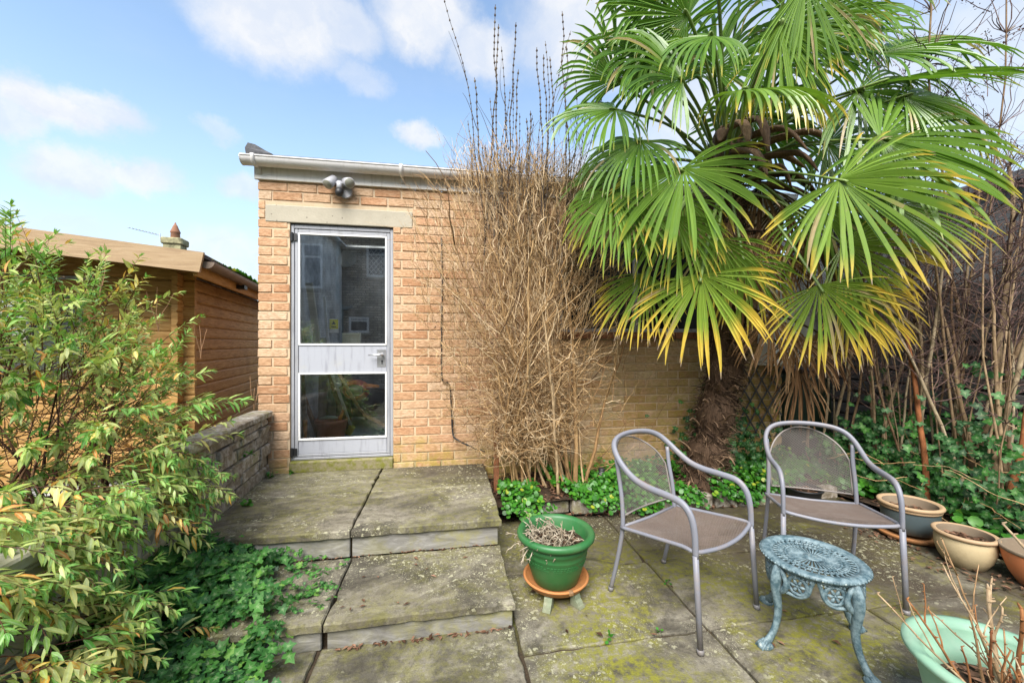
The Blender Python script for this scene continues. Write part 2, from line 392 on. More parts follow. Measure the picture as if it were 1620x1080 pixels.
t = new_mat('door_glass'); m = t.m; nt = m.node_tree; nt.nodes.remove(t.p)
fr = t.n('Fresnel', IOR=1.5); fac = t.math('ADD', t.math('MULTIPLY', fr, 2.6), 0.012)
tr = t.n('BsdfTransparent', (0.93, 0.95, 0.95)); gl = t.n('BsdfGlossy', (1, 1, 1), 0.015)
mx = t.n('MixShader', fac, tr, gl)
dust = t.n('BsdfDiffuse', (0.5, 0.52, 0.55))
dm = t.math('MULTIPLY', t.sstep(t.noise(t.scl(t.pos, (9, 9, 3)), 1.0, 7, 0.7), 0.46, 0.85), 0.035)
t.put(t.out.inputs[0], t.n('MixShader', t.math('ADD', dm, 0.002), mx, dust))
GLASS = m
t = new_mat('added_rooflight_glass'); t.m.node_tree.nodes.remove(t.p); t.put(t.out.inputs[0], t.n('MixShader', 0.06, t.n('BsdfTransparent', (0.96, 0.97, 0.97)), t.n('BsdfGlossy', (1, 1, 1), 0.05))); CLEAR = t.m  # glazing for the added rooflight that lets daylight into the room

def m_plastic(name, col, rough=0.42, dirt=(0.3, 0.26, 0.18), amt=0.35, sc=7):
    t = new_mat(name); d = t.noise(t.pos, sc, 7, 0.7)
    c = t.mix(t.math('MULTIPLY', t.sstep(d, 0.44, 0.72), amt), col, dirt)
    sp = t.noise(t.pos, 60, 4, 0.7)
    c = t.mix(t.math('MULTIPLY', t.sstep(sp, 0.60, 0.72), amt), c, dirt)
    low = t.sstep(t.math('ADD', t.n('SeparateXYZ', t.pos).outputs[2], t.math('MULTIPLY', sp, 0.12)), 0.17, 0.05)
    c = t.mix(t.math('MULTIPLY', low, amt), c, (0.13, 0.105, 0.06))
    return fin(t, c, t.math('ADD', rough, t.math('MULTIPLY', d, 0.25)), t.noise(t.pos, 90, 3), 0.08, 0.003)
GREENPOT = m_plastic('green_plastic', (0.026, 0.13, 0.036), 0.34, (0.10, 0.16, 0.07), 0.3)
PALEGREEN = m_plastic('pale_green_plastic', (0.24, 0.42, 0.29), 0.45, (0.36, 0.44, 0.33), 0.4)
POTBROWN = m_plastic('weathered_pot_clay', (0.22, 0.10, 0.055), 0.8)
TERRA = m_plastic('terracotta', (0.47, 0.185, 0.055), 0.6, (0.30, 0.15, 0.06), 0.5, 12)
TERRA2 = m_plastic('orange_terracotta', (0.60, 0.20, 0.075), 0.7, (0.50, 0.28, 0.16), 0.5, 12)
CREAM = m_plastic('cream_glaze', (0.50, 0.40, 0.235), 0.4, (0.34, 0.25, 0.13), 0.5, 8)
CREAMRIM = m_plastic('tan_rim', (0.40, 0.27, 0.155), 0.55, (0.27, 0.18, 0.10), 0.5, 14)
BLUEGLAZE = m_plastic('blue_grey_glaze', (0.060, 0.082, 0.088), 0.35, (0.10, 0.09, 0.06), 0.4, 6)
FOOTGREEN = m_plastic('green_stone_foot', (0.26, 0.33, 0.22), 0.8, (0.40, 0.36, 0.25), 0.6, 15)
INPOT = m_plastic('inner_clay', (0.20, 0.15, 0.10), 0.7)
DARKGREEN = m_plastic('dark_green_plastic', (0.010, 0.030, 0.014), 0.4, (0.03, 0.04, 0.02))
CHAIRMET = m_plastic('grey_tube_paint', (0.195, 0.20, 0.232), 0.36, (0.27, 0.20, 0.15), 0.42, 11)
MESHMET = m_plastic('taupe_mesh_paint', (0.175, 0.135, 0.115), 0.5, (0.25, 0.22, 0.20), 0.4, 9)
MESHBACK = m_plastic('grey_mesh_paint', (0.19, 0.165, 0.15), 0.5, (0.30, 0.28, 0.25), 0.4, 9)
t = new_mat('verdigris_cast_metal')
v = t.noise(t.pos, 34, 7, 0.7); ao = t.n('NewGeometry').outputs['Pointiness']
c = t.mix(t.sstep(v, 0.36, 0.64), (0.050, 0.095, 0.115), (0.19, 0.26, 0.28))
wear = t.math('MULTIPLY', t.sstep(t.noise(t.pos, 70, 5, 0.75), 0.55, 0.66), t.sstep(ao, 0.49, 0.56))
VERDI = fin(t, t.mix(wear, c, (0.46, 0.50, 0.44)), 0.5, v, 0.35, 0.005)

def m_leaf(name, stops, rough=0.45, trans=0.3, attr='tint', veins=False, sheen=0.5):
    """foliage: colour by the leaf's own tint, light passing through"""
    t = new_mat(name); a = t.n('Attribute', _attribute_name=attr).outputs['Fac']
    c = t.ramp(a, stops)
    rib = t.n('Attribute', _attribute_name='rib').outputs['Fac']
    if veins: c = t.mix(t.math('MULTIPLY', t.sstep(rib, 0.62, 0.95), veins), c, t.mix(0.5, c, (0.55, 0.62, 0.36)))
    v = t.noise(t.pos, 55, 3, 0.6)
    c = t.mix(t.math('MULTIPLY', t.sstep(v, 0.40, 0.66), 0.45), c, t.mix(1.0, c, (0.5, 0.55, 0.5), 'MULTIPLY'))
    fin(t, c, rough, spec=sheen)
    tl = t.n('BsdfTranslucent', t.mix(1.0, c, (1.3, 1.35, 0.8), 'MULTIPLY'))
    t.put(t.out.inputs[0], t.n('MixShader', trans, t.p, tl))
    return t.m
SHRUBLEAF = m_leaf('shrub_leaf', [(0.0, (0.085, 0.30, 0.045)), (0.25, (0.18, 0.38, 0.065)), (0.5, (0.36, 0.46, 0.11)), (0.72, (0.52, 0.54, 0.19)),
                                  (0.86, (0.62, 0.55, 0.20)), (0.95, (0.72, 0.48, 0.07)), (1.0, (0.55, 0.24, 0.06))], veins=0.8)
IVYLEAF = m_leaf('ivy_leaf', [(0.0, (0.014, 0.055, 0.016)), (0.5, (0.038, 0.14, 0.028)), (0.85, (0.085, 0.25, 0.04)), (1.0, (0.18, 0.34, 0.06))], 0.5, 0.22, sheen=0.3, veins=0.55)
COVERLEAF = m_leaf('ground_cover_leaf', [(0.0, (0.020, 0.085, 0.010)), (0.5, (0.045, 0.19, 0.016)), (0.88, (0.085, 0.27, 0.02)), (0.96, (0.30, 0.38, 0.03)), (1.0, (0.45, 0.42, 0.04))], 0.42, 0.25)
LITTER = m_leaf('dry_leaf', [(0.0, (0.045, 0.022, 0.012)), (0.5, (0.14, 0.07, 0.04)), (1.0, (0.30, 0.17, 0.11))], 0.85, 0.1, sheen=0.2)
def m_bark(name, stops, rough=0.85, sc=(40, 40, 8)):
    t = new_mat(name); a = t.n('Attribute', _attribute_name='tint').outputs['Fac']
    c = t.ramp(a, stops); v = t.noise(t.scl(t.pos, sc), 1.0, 5, 0.7)
    c = t.mix(t.sstep(v, 0.40, 0.66), t.mix(1.0, c, (0.55, 0.52, 0.48), 'MULTIPLY'), c)
    return fin(t, c, rough, v, 0.4, 0.004, 0.3)
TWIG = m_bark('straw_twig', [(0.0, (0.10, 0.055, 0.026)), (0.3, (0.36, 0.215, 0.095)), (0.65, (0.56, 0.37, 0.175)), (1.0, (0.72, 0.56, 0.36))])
TALLTWIG = m_bark('tall_stem', [(0.0, (0.07, 0.05, 0.04)), (1.0, (0.17, 0.13, 0.09))])
REDTWIG = m_bark('red_brown_twig', [(0.0, (0.06, 0.025, 0.016)), (0.6, (0.15, 0.065, 0.035)), (1.0, (0.30, 0.17, 0.09))])
STEM = m_bark('pale_stem', [(0.0, (0.20, 0.11, 0.06)), (0.5, (0.34, 0.24, 0.14)), (0.9, (0.44, 0.36, 0.24)), (1.0, (0.32, 0.12, 0.045))], sc=(30, 30, 14))
PURPLETWIG = m_bark('purple_twig', [(0.0, (0.10, 0.06, 0.06)), (1.0, (0.22, 0.14, 0.115))])
GREYTWIG = m_bark('dead_grey_stem', [(0.0, (0.30, 0.24, 0.16)), (1.0, (0.58, 0.51, 0.40))])
FIBRE = m_bark('palm_fibre', [(0.0, (0.060, 0.036, 0.022)), (0.5, (0.165, 0.10, 0.06)), (1.0, (0.36, 0.24, 0.15))], sc=(90, 90, 14))
t = new_mat('palm_blade')
s_ = t.n('Attribute', _attribute_name='tip').outputs['Fac']; yl = t.n('Attribute', _attribute_name='tint').outputs['Fac']
lf = t.n('Attribute', _attribute_name='leaflet').outputs['Fac']
g = t.mix(lf, (0.055, 0.155, 0.018), (0.15, 0.28, 0.042))
g = t.mix(t.math('MULTIPLY', yl, 0.55), g, (0.31, 0.38, 0.045))
g = t.mix(t.math('MULTIPLY', t.sstep(t.noise(t.pos, 20, 4), 0.5, 0.7), 0.3), g, (0.14, 0.24, 0.06))
e = t.math('ADD', s_, t.math('MULTIPLY', t.math('SUBTRACT', t.noise(t.pos, 9, 3), 0.5), 0.22))
th = t.math('SUBTRACT', t.math('ADD', 1.08, t.math('MULTIPLY', lf, 0.16)), t.math('MULTIPLY', yl, 0.56))
yel = t.sstep(t.math('SUBTRACT', e, th), -0.20, 0.10)
g = t.mix(yel, g, t.mix(t.noise(t.pos, 13, 3), (0.56, 0.36, 0.04), (0.60, 0.50, 0.10)))
g = t.mix(t.math('MULTIPLY', t.sstep(lf, 0.945, 0.95), t.sstep(s_, 0.25, 0.6)), g, t.mix(t.noise(t.pos, 25, 3), (0.30, 0.21, 0.11), (0.46, 0.40, 0.20)))
sp_ = t.noise(t.pos, 38, 5, 0.75)
g = t.mix(t.math('MULTIPLY', t.sstep(sp_, 0.62, 0.72), 0.5), g, (0.30, 0.28, 0.12))
brn = t.sstep(t.math('ADD', e, t.math('MULTIPLY', yl, 0.05)), 0.975, 1.03)
g = t.mix(brn, g, (0.34, 0.26, 0.20))
fin(t, g, 0.36, spec=0.6)
tl = t.n('BsdfTranslucent', t.mix(1.0, g, (1.3, 1.4, 0.7), 'MULTIPLY'))
t.put(t.out.inputs[0], t.n('MixShader', 0.28, t.p, tl)); PALM = t.m
PETIOLE = plain('palm_stalk', (0.15, 0.22, 0.05), 0.45, 0.3)
DEADPALM = m_bark('dead_palm_blade', [(0.0, (0.13, 0.065, 0.028)), (0.5, (0.26, 0.145, 0.065)), (1.0, (0.44, 0.29, 0.16))], sc=(60, 60, 5))
# ================================================================ the setting
def gridmesh(name, x0, x1, y0, y1, nx, ny, fz):
    V = [(x0 + (x1 - x0) * i / nx, y0 + (y1 - y0) * j / ny, 0) for j in range(ny + 1) for i in range(nx + 1)]
    V = [(x, y, fz(x, y)) for x, y, _ in V]
    F = [(j * (nx + 1) + i, j * (nx + 1) + i + 1, (j + 1) * (nx + 1) + i + 1, (j + 1) * (nx + 1) + i) for j in range(ny) for i in range(nx)]
    return mesh_np(name, V, F, True)
def wav(x, y): return math.sin(x * 7.3 + 1.3 * math.sin(y * 5.1)) * math.cos(y * 6.1 + x * 2.2)

random.seed(4)
g = obj('ground', gridmesh('ground', -600, 600, -600, 600, 2, 2, lambda x, y: -0.06), SOIL); g['kind'] = 'structure'

# raised soil of the planting bed, along the brick wall and round the corner by the fence
def bed_z(x, y):
    z = 0.11 + 0.02 * wav(x, y) + 0.05 * max(0, min(1, (y - 2.9) / 0.5))
    return z
bed = obj('planting_bed', gridmesh('planting_bed', 0.345, 3.36, 2.93, 3.455, 60, 12, bed_z), SOIL); bed['kind'] = 'structure'
def side_z(x, y): return 0.03 + 0.015 * wav(x * 1.3, y) + 0.10 * max(0, min(1, (x - 3.35) / 0.6))
sb = obj('side_bed', gridmesh('side_bed', 3.36, 4.6, 0.6, 5.2, 30, 60, side_z), SOIL); sb['kind'] = 'structure'
lb = obj('corner_bed', gridmesh('corner_bed', -1.42, -0.50, 0.9, 2.36, 24, 36, lambda x, y: (0.012 if x > -0.86 else 0.02) + 0.006 * wav(x, y) - (0.03 if x > -0.80 and y < 1.9 else 0)), SOIL); lb['kind'] = 'structure'

# paving: base of dirty joints, then each slab
patio = obj('patio', gridmesh('patio', -1.42, 3.42, -2.4, 2.93, 4, 4, lambda x, y: -0.014), JOINT); patio['kind'] = 'structure'
slab_cache = {}
def slab(parent, x0, x1, y0, y1, top, th, mat, name='paving_slab', tilt=0.0, edge=0.006, gap=0.006):
    sx, sy = round(x1 - x0 - 2 * gap, 3), round(y1 - y0 - 2 * gap, 3)
    key = (sx, sy, th, mat.name)
    if key not in slab_cache:
        rs = random.Random(hash((sx, sy)) & 1023)
        # uneven riven edge: outline with small wobble
        nx, ny = 16, 10; out = []
        for i in range(nx): out.append((-sx / 2 + sx * i / nx, -sy / 2))
        for i in range(ny): out.append((sx / 2, -sy / 2 + sy * i / ny))
        for i in range(nx): out.append((sx / 2 - sx * i / nx, sy / 2))
        for i in range(ny): out.append((-sx / 2, sy / 2 - sy * i / ny))
        out = [(x + rs.uniform(-1, 1) * 0.0035, y + rs.uniform(-1, 1) * 0.0035) for x, y in out]
        for q in range(3):
            kk = rs.randrange(len(out)); out[kk] = (out[kk][0] * 0.975, out[kk][1] * 0.975)
        n = len(out); sh = lambda k: [(x * (1 - k / sx * 2), y * (1 - k / sy * 2)) for x, y in out]
        rings = [(out, -th), (out, -edge), (sh(edge * 0.8), 0.0)]
        V = [(x, y, z + (rs.uniform(-1, 1) * 0.002 if z > -th else 0)) for ring, z in rings for x, y in ring]
        F = [tuple(range(n))[::-1]] + [(k * n + i, k * n + (i + 1) % n, (k + 1) * n + (i + 1) % n, (k + 1) * n + i) for k in (0, 1) for i in range(n)] + [tuple(range(2 * n, 3 * n))]
        me = mesh_np('slab', V, F); me.materials.append(mat); slab_cache[key] = me
    o = obj(name, slab_cache[key], mat, parent, ((x0 + x1) / 2, (y0 + y1) / 2, top), (random.uniform(-1, 1) * tilt, random.uniform(-1, 1) * tilt, 0))
    return o
ys = [-2.4, -1.83, -1.25, -0.67, -0.09, 0.49, 1.07, 1.65, 2.23, 2.90]
xs = [0.325, 1.21, 2.09, 2.97, 3.41]
for j in range(len(ys) - 1):
    for i in range(len(xs) - 1):
        slab(patio, xs[i], xs[i + 1], ys[j], ys[j + 1], random.uniform(-0.003, 0.003), 0.05, PAVING, tilt=0.004)
yl = [-2.4, -1.75, -1.15, -0.55, 0.05, 0.65, 1.24, 1.835]
for j in range(len(yl) - 1):
    slab(patio, -0.545, 0.325, yl[j], yl[j + 1], random.uniform(-0.002, 0.003), 0.05, PAVING, tilt=0.003, gap=0.008)
    slab(patio, -1.42, -0.545, yl[j], yl[j + 1], random.uniform(-0.004, 0.0), 0.05, PAVING, tilt=0.003, gap=0.008)

# ---- two steps and landing before the door
st = thing('garden_steps', 'weathered sandstone steps rising to the landing below the aluminium door', 'steps', (0, 0, 0))
core = MB(); core.box(-1.38, 0.30, 2.375, 3.46, -0.02, 0.238); core.box(-0.98, 0.29, 1.86, 2.374, -0.02, 0.082)
obj('core', core, JOINT, st)
for (x0, x1, y0, y1) in [(-1.40, -0.53, 2.325, 2.915), (-0.53, 0.335, 2.325, 2.915), (-1.42, -0.53, 2.915, 3.455), (-0.53, 0.335, 2.915, 3.455)]:
    slab(st, x0, x1, y0, y1, 0.28, 0.04, PAVING, 'tread_slab', 0.002, 0.007, 0.005)
for (x0, x1) in [(-0.98, -0.525), (-0.525, 0.325)]:
    slab(st, x0, x1, 1.805, 2.352, 0.12, 0.036, PAVING, 'tread_slab', 0.002, 0.007, 0.005)
for (x0, x1, y, z0, z1) in [(-1.30, -0.537, 2.352, 0.118, 0.236), (-0.525, 0.312, 2.352, 0.118, 0.236), (-0.93, -0.537, 1.828, -0.01, 0.080), (-0.512, 0.312, 1.828, -0.01, 0.080)]:
    b = MB(); b.box(x0, x1, y, y + 0.022, z0, z1, 0.004); obj('riser_stone', b, RISER, st)

# ================================================================ brick outbuilding
WY = 3.46; X0, X1 = -1.494, 3.36; ZT = 2.651
DX0, DX1, DZ0, DZ1 = -1.258, -0.441, 0.372, 2.320
WX0, WX1, WZ0, WZ1 = 1.02, 2.55, 1.445, 2.32
bld = thing('brick_outbuilding', 'buff brick flat-roofed outbuilding with white gutter and glazed aluminium door', 'outbuilding', (0, WY, 0))
O = lambda x, y, z: (x, y - WY, z)                # world to building
def bp(name, mb, mat, parent=None, kind=None):
    """part given in world coordinates, under the building"""
    if isinstance(mb, MB): mb.v = [(x, y - WY, z) for x, y, z in mb.v]
    return obj(name, mb, mat, parent or bld, kind=kind)
m = MB()
f0, f1 = WY + 0.007, WY + 0.10
m.box(X0 + 0.007, DX0, f0, f1, 0.0, ZT); m.box(DX1, WX0, f0, f1, 0.0, ZT); m.box(DX0, DX1, f0, f1, DZ1 + 0.001, ZT)
m.box(DX0, DX1, f0, f1, 0.0, DZ0 - 0.10); m.box(WX0, WX1, f0, f1, 0.0, WZ0); m.box(WX0, WX1, f0, f1, WZ1, ZT); m.box(WX1, X1 - 0.007, f0, f1, 0.0, ZT)
m.box(X0 + 0.007, X0 + 0.10, f1, 6.8, 0, ZT); m.box(X1 - 0.10, X1 - 0.007, f1, 6.8, 0, ZT); m.box(X0 + 0.10, X1 - 0.10, 6.7, 6.8, 0, ZT)
bp('mortar_wall', m, MORTAR)
# bricks: stretcher bond; those left clear of the shrub and along the bed are single bricks, the hidden rest one mass
def brick_mesh(L, H=0.065, D=0.09, seed=0):
    rs = random.Random(seed); mb = MB(); mb.box(-L / 2, L / 2, 0, D, 0, H, 0.0035)
    mb.v = [(x + rs.uniform(-1, 1) * 0.0014, y + rs.uniform(-1, 1) * 0.0016, z + rs.uniform(-1, 1) * 0.0016) for x, y, z in mb.v]
    me = mb.mesh('brick'); me.materials.append(BRICK); return me
bm_cache = {}; single = []; mass = MB()
def spans(z):
    """solid intervals of the front wall at course height z"""
    out = [(X0, X1)]
    cut = []
    if z + 0.065 > DZ0 and z < DZ1 - 0.005: cut.append((DX0, DX1))
    if 2.31 < z + 0.03 < 2.47: cut.append((-1.443, -0.278))
    if z + 0.06 > WZ0 - 0.07 and z < WZ1: cut.append((WX0, WX1))
    for a, b in cut: out = [q for (c, d) in out for q in ((c, min(d, a)), (max(c, b), d)) if q[1] - q[0] > 0.02]
    return sorted(set(out))
random.seed(11); row = 0; z = ZT - 0.075
allb = []
while z > 0.02:
    for (a, b) in spans(z):
        x = X0 - (0.1125 if row % 2 else 0.0)
        while x < b:
            l, r_ = max(x, a), min(x + 0.215, b)
            if r_ - l > 0.03: allb.append((l, r_, z, row))
            x += 0.225
    row += 1; z -= 0.075
for (l, r_, z, row) in [(l, r_, ZT - 0.001, -1) for (l, r_, z, w_) in allb if w_ == 1]: mass.box(l, r_, WY + 0.001, WY + 0.09, ZT - 0.0005, ZT + 0.03, 0.002)
vis = [q for q in allb if q[0] < 0.02 and q[2] > 0.2] + [q for q in allb if q[0] > 1.15 and 0.25 < q[2] < 1.37]
vis = vis[:300]; vset = set(vis)
for q in allb:
    l, r_, z, rw = q
    jy, jz = random.uniform(-1, 1) * 0.0025, random.uniform(-1, 1) * 0.0015
    if q in vset:
        L = round(r_ - l, 2)
        k = (L, random.randrange(4))
        if k not in bm_cache: bm_cache[k] = brick_mesh(L - 0.001, seed=hash(k) & 4095)
        obj('brick', bm_cache[k], BRICK, bld, ((l + r_) / 2, jy, z), (0, random.uniform(-1, 1) * 0.004, random.uniform(-1, 1) * 0.006))
    else: mass.box(l, r_, WY + jy, WY + 0.09, z + jz, z + 0.065 + jz, 0.003)
row = 0; z = ZT - 0.075
while z > 0.02:                                     # the flank beside the cabin
    y = WY + 0.105 + (0.0 if row % 2 else 0.11)
    while y < 6.6: mass.box(X0, X0 + 0.09, y, y + 0.215, z, z + 0.065, 0.003); y += 0.225
    row += 1; z -= 0.075
bp('brick_courses', mass, BRICK, kind='stuff')
b = MB(); b.box(-1.440, -0.281, WY - 0.004, WY + 0.095, 2.321, 2.461, 0.006); bp('lintel', b, LINTEL)
b = MB(); b.box(DX0, DX1, WY - 0.02, WY + 0.095, 0.275, DZ0 - 0.004, 0.008)
t = new_mat('mossy_sill'); v = t.noise(t.pos, 16, 6, 0.7)
MOSSY = fin(t, t.mix(t.sstep(v, 0.4, 0.62), (0.22, 0.19, 0.11), (0.15, 0.15, 0.02)), 0.95, v, 0.8, 0.015)
bp('door_threshold', b, MOSSY)
# eaves
b = MB(); b.box(X0 - 0.02, X1 + 0.02, WY - 0.022, WY + 0.002, ZT + 0.002, 2.80, 0.003); bp('fascia', b, FASCIA)
b = MB(); b.box(X0 - 0.04, -1.3, WY - 0.05, 6.85, 2.806, 2.842); b.box(2.8, X1 + 0.04, WY - 0.05, 6.85, 2.806, 2.842); b.box(-1.3, 2.8, WY - 0.05, 3.80, 2.806, 2.842); b.box(-1.3, 2.8, 5.5, 6.85, 2.806, 2.842); b.box(X0 - 0.05, X0 + 0.03, WY - 0.06, 6.85, 2.843, 2.868, 0.008); roof = bp('roof', b, FELT)  # roof built round an opening added to light the interior
b = MB(); b.add([(X0 - 0.055, WY - 0.075, 2.82), (X0 + 0.13, WY - 0.06, 2.845), (X0 + 0.08, WY - 0.06, 2.868), (X0 + 0.01, WY - 0.07, 2.905), (X0 - 0.04, WY - 0.078, 2.912), (X0 - 0.06, WY - 0.08, 2.87)],
      [(0, 1, 2, 3, 4, 5)]); b.add([(p[0], p[1] + 0.03, p[2]) for p in b.v[:6]], [(5, 4, 3, 2, 1, 0)]); b.f += [(i, (i + 1) % 6, 6 + (i + 1) % 6, 6 + i) for i in range(6)]
bp('felt_upturn', b, FELT)
gz, gy, gr = 2.790, WY - 0.082, 0.058
b = MB(True)
for rr, flip in ((gr, 0), (gr - 0.004, 1)):
    V = []; F = []; n = 12
    for i, x in enumerate((X0 - 0.07, X1 + 0.05)):
        for k in range(n + 1):
            a = math.pi + math.pi * k / n; V.append((x, gy + rr * math.cos(a), gz + rr * math.sin(a)))
    for k in range(n): F.append((k, k + 1, n + 2 + k, n + 1 + k) if flip else (k, n + 1 + k, n + 2 + k, k + 1))
    b.add(V, F)
b.box(X0 - 0.07, X1 + 0.05, gy - gr - 0.004, gy - gr + 0.004, gz - 0.004, gz + 0.006)
gut = bp('gutter', b, GUTTER)
for x in (-1.475, -0.36, 0.75, 1.9, 3.0):
    b = MB(True); pts = [(x, gy + (gr + 0.005) * math.cos(a), gz + (gr + 0.005) * math.sin(a)) for a in [math.pi * (1 + k / 10) for k in range(11)]]
    b.tube([(x, gy - gr - 0.006, gz + 0.012)] + pts, 0.012, 6, flat=(0.45, 1.3), up=(1, 0, 0)); b.box(x - 0.016, x + 0.016, WY - 0.034, WY - 0.0225, gz - 0.10, gz - 0.01); bp('bracket', b, GUTTER, gut)
b = MB(True); b.prism([(gy - WY + gr * 1.02 * math.cos(a), gz + gr * 1.02 * math.sin(a)) for a in [math.pi * (1 + k / 12) for k in range(13)]], 0, 0.006,
        Matrix.Translation((X0 - 0.077, 0, 0)) @ Matrix(((0, 0, 1, 0), (1, 0, 0, 0), (0, 1, 0, 0), (0, 0, 0, 1)))); b.smooth = False
obj('end_cap', b, GUTTER, gut)
# interior
b = MB(); b.box(X0 + 0.11, X1 - 0.11, WY + 0.102, 6.69, 0.24, 0.34); t = new_mat('concrete_floor')
v = t.noise(t.pos, 5, 7, 0.7); FLOORC = fin(t, t.mix(v, (0.30, 0.27, 0.22), (0.55, 0.51, 0.44)), 0.9, v, 0.3, 0.01); bp('floor_slab', b, FLOORC)
b = MB(); b.box(X0 + 0.10, X0 + 0.11, WY + 0.10, 6.69, 0.24, 2.65); b.box(X0 + 0.11, -1.3, WY + 0.102, 5.6, 2.62, 2.645); b.box(2.8, X1 - 0.11, WY + 0.102, 5.6, 2.62, 2.645); b.box(-1.3, 2.8, WY + 0.102, 3.80, 2.62, 2.645); b.box(-1.3, 2.8, 5.5, 5.6, 2.62, 2.645)  # ceiling left open below the added rooflight
bp('interior_lining', b, DARKIN)
b = MB(); b.box(X0 + 0.11, X1 - 0.11, 5.6, 5.62, 0.34, 2.64); bp('rear_lining', b, plain('shade_toned_lining', (0.035, 0.037, 0.04), 0.9, 0.5, 3))  # dark colour stands in for the shade deep in the room
b = MB(); b.box(-1.3, 2.8, 3.80, 5.5, 2.83, 2.836); bp('added_rooflight_pane', b, CLEAR, roof)  # unseen rooflight, added to brighten the things behind the door glass
DARKPANE = plain('dark_pane', (0.012, 0.013, 0.015), 0.25, spec=0.3)
# window behind the shrub
wn = bp('window', (lambda b: (b.box(WX0 + 0.002, WX1 - 0.002, WY + 0.03, WY + 0.07, WZ0 + 0.001, WZ0 + 0.03), b.box(WX0 + 0.002, WX1 - 0.002, WY + 0.03, WY + 0.07, WZ1 - 0.04, WZ1 - 0.001),
      b.box(WX0 + 0.002, WX0 + 0.045, WY + 0.03, WY + 0.07, WZ0 + 0.031, WZ1 - 0.041), b.box(WX1 - 0.045, WX1 - 0.002, WY + 0.03, WY + 0.07, WZ0 + 0.031, WZ1 - 0.041),
      b.box(WX0 + 0.74, WX0 + 0.79, WY + 0.03, WY + 0.07, WZ0 + 0.031, WZ1 - 0.041), b)[-1])(MB()), ALU)
for (a, c) in ((WX0 + 0.046, WX0 + 0.739), (WX0 + 0.791, WX1 - 0.046)):
    b = MB(); b.box(a, c, WY + 0.047, WY + 0.051, WZ0 + 0.032, WZ1 - 0.042); bp('pane', b, DARKPANE, wn)
for i in range(8):
    b = MB(); x = WX0 + 0.004 + i * 0.1905; b.box(x, x + 0.186, WY - 0.03, WY + 0.028, WZ0 - 0.066, WZ0 - 0.004, 0.004, None)
    bp('sill_tile', b, RUST, wn)
# ---- aluminium door
fy = WY + 0.022
def bars(x0, x1, z0, z1, wl, wr, wb, wt, y0, y1, c=0.003):
    b = MB(); b.box(x0, x0 + wl, y0, y1, z0, z1, c); b.box(x1 - wr, x1, y0, y1, z0, z1, c)
    b.box(x0 + wl + 0.0005, x1 - wr - 0.0005, y0, y1, z0, z0 + wb, c); b.box(x0 + wl + 0.0005, x1 - wr - 0.0005, y0, y1, z1 - wt, z1, c); return b
door = bp('door', bars(DX0 + 0.003, DX1 - 0.003, DZ0, DZ1 - 0.003, 0.024, 0.024, 0.020, 0.034, fy, fy + 0.05), ALU)
lx0, lx1, lz0, lz1 = DX0 + 0.030, DX1 - 0.030, DZ0 + 0.023, DZ1 - 0.040
b = bars(lx0, lx1, lz0, lz1, 0.026, 0.026, 0.022, 0.028, fy + 0.006, fy + 0.045)
bp('leaf_frame', b, ALU, door)
ix0, ix1 = lx0 + 0.0265, lx1 - 0.0265
MZ0, MZ1, KZ = 1.092, 1.318, 0.530
for (a, c, nm, dy) in ((MZ0, MZ1, 'middle_panel', 0.012), (lz0 + 0.0225, KZ, 'kick_panel', 0.012)):
    b = MB(); b.box(ix0 + 0.001, ix1 - 0.001, fy + dy, fy + 0.04, a, c, 0.003); pn = bp(nm, b, ALUPANEL, door)
for (a, c) in ((KZ, MZ0), (MZ1, lz1 - 0.0285)):
    b = bars(ix0 + 0.001, ix1 - 0.001, a + 0.001, c - 0.001, 0.012, 0.012, 0.014, 0.014, fy + 0.003, fy + 0.034, 0.002); bp('glazing_bead', b, WHITE, door)
    b = MB(); b.box(ix0 + 0.014, ix1 - 0.014, fy + 0.018, fy + 0.022, a + 0.016, c - 0.016); bp('glass_pane', b, GLASS, door)
hx = ix1 - 0.047
b = MB(); b.box(hx - 0.035, hx + 0.038, fy + 0.006, fy + 0.0115, 1.135, 1.285, 0.003); pl = bp('lock_plate', b, STEEL, door)
b = MB(True); b.tube([(hx + 0.012, fy + 0.006, 1.238), (hx + 0.012, fy - 0.035, 1.238), (hx - 0.005, fy - 0.042, 1.238), (hx - 0.095, fy - 0.042, 1.238)], [0.009, 0.009, 0.0085, 0.007], 10); bp('handle', b, STEEL, door)
b = MB(True); b.tube([(hx + 0.008, fy + 0.0065, 1.185), (hx + 0.008, fy + 0.002, 1.185)], 0.008, 10); b.box(hx + 0.0045, hx + 0.0115, fy + 0.002, fy + 0.006, 1.160, 1.183); b.smooth = False; bp('keyhole', b, BLACK, door)
for zc in (0.44, 2.21):
    b = MB(True); b.tube([(DX0 + 0.012, fy - 0.008, zc - 0.035), (DX0 + 0.012, fy - 0.008, zc + 0.035)], 0.012, 8); b.box(DX0 + 0.004, DX0 + 0.05, fy - 0.004, fy - 0.0005, zc - 0.03, zc + 0.03); b.smooth = False; bp('hinge', b, BLACK, door)

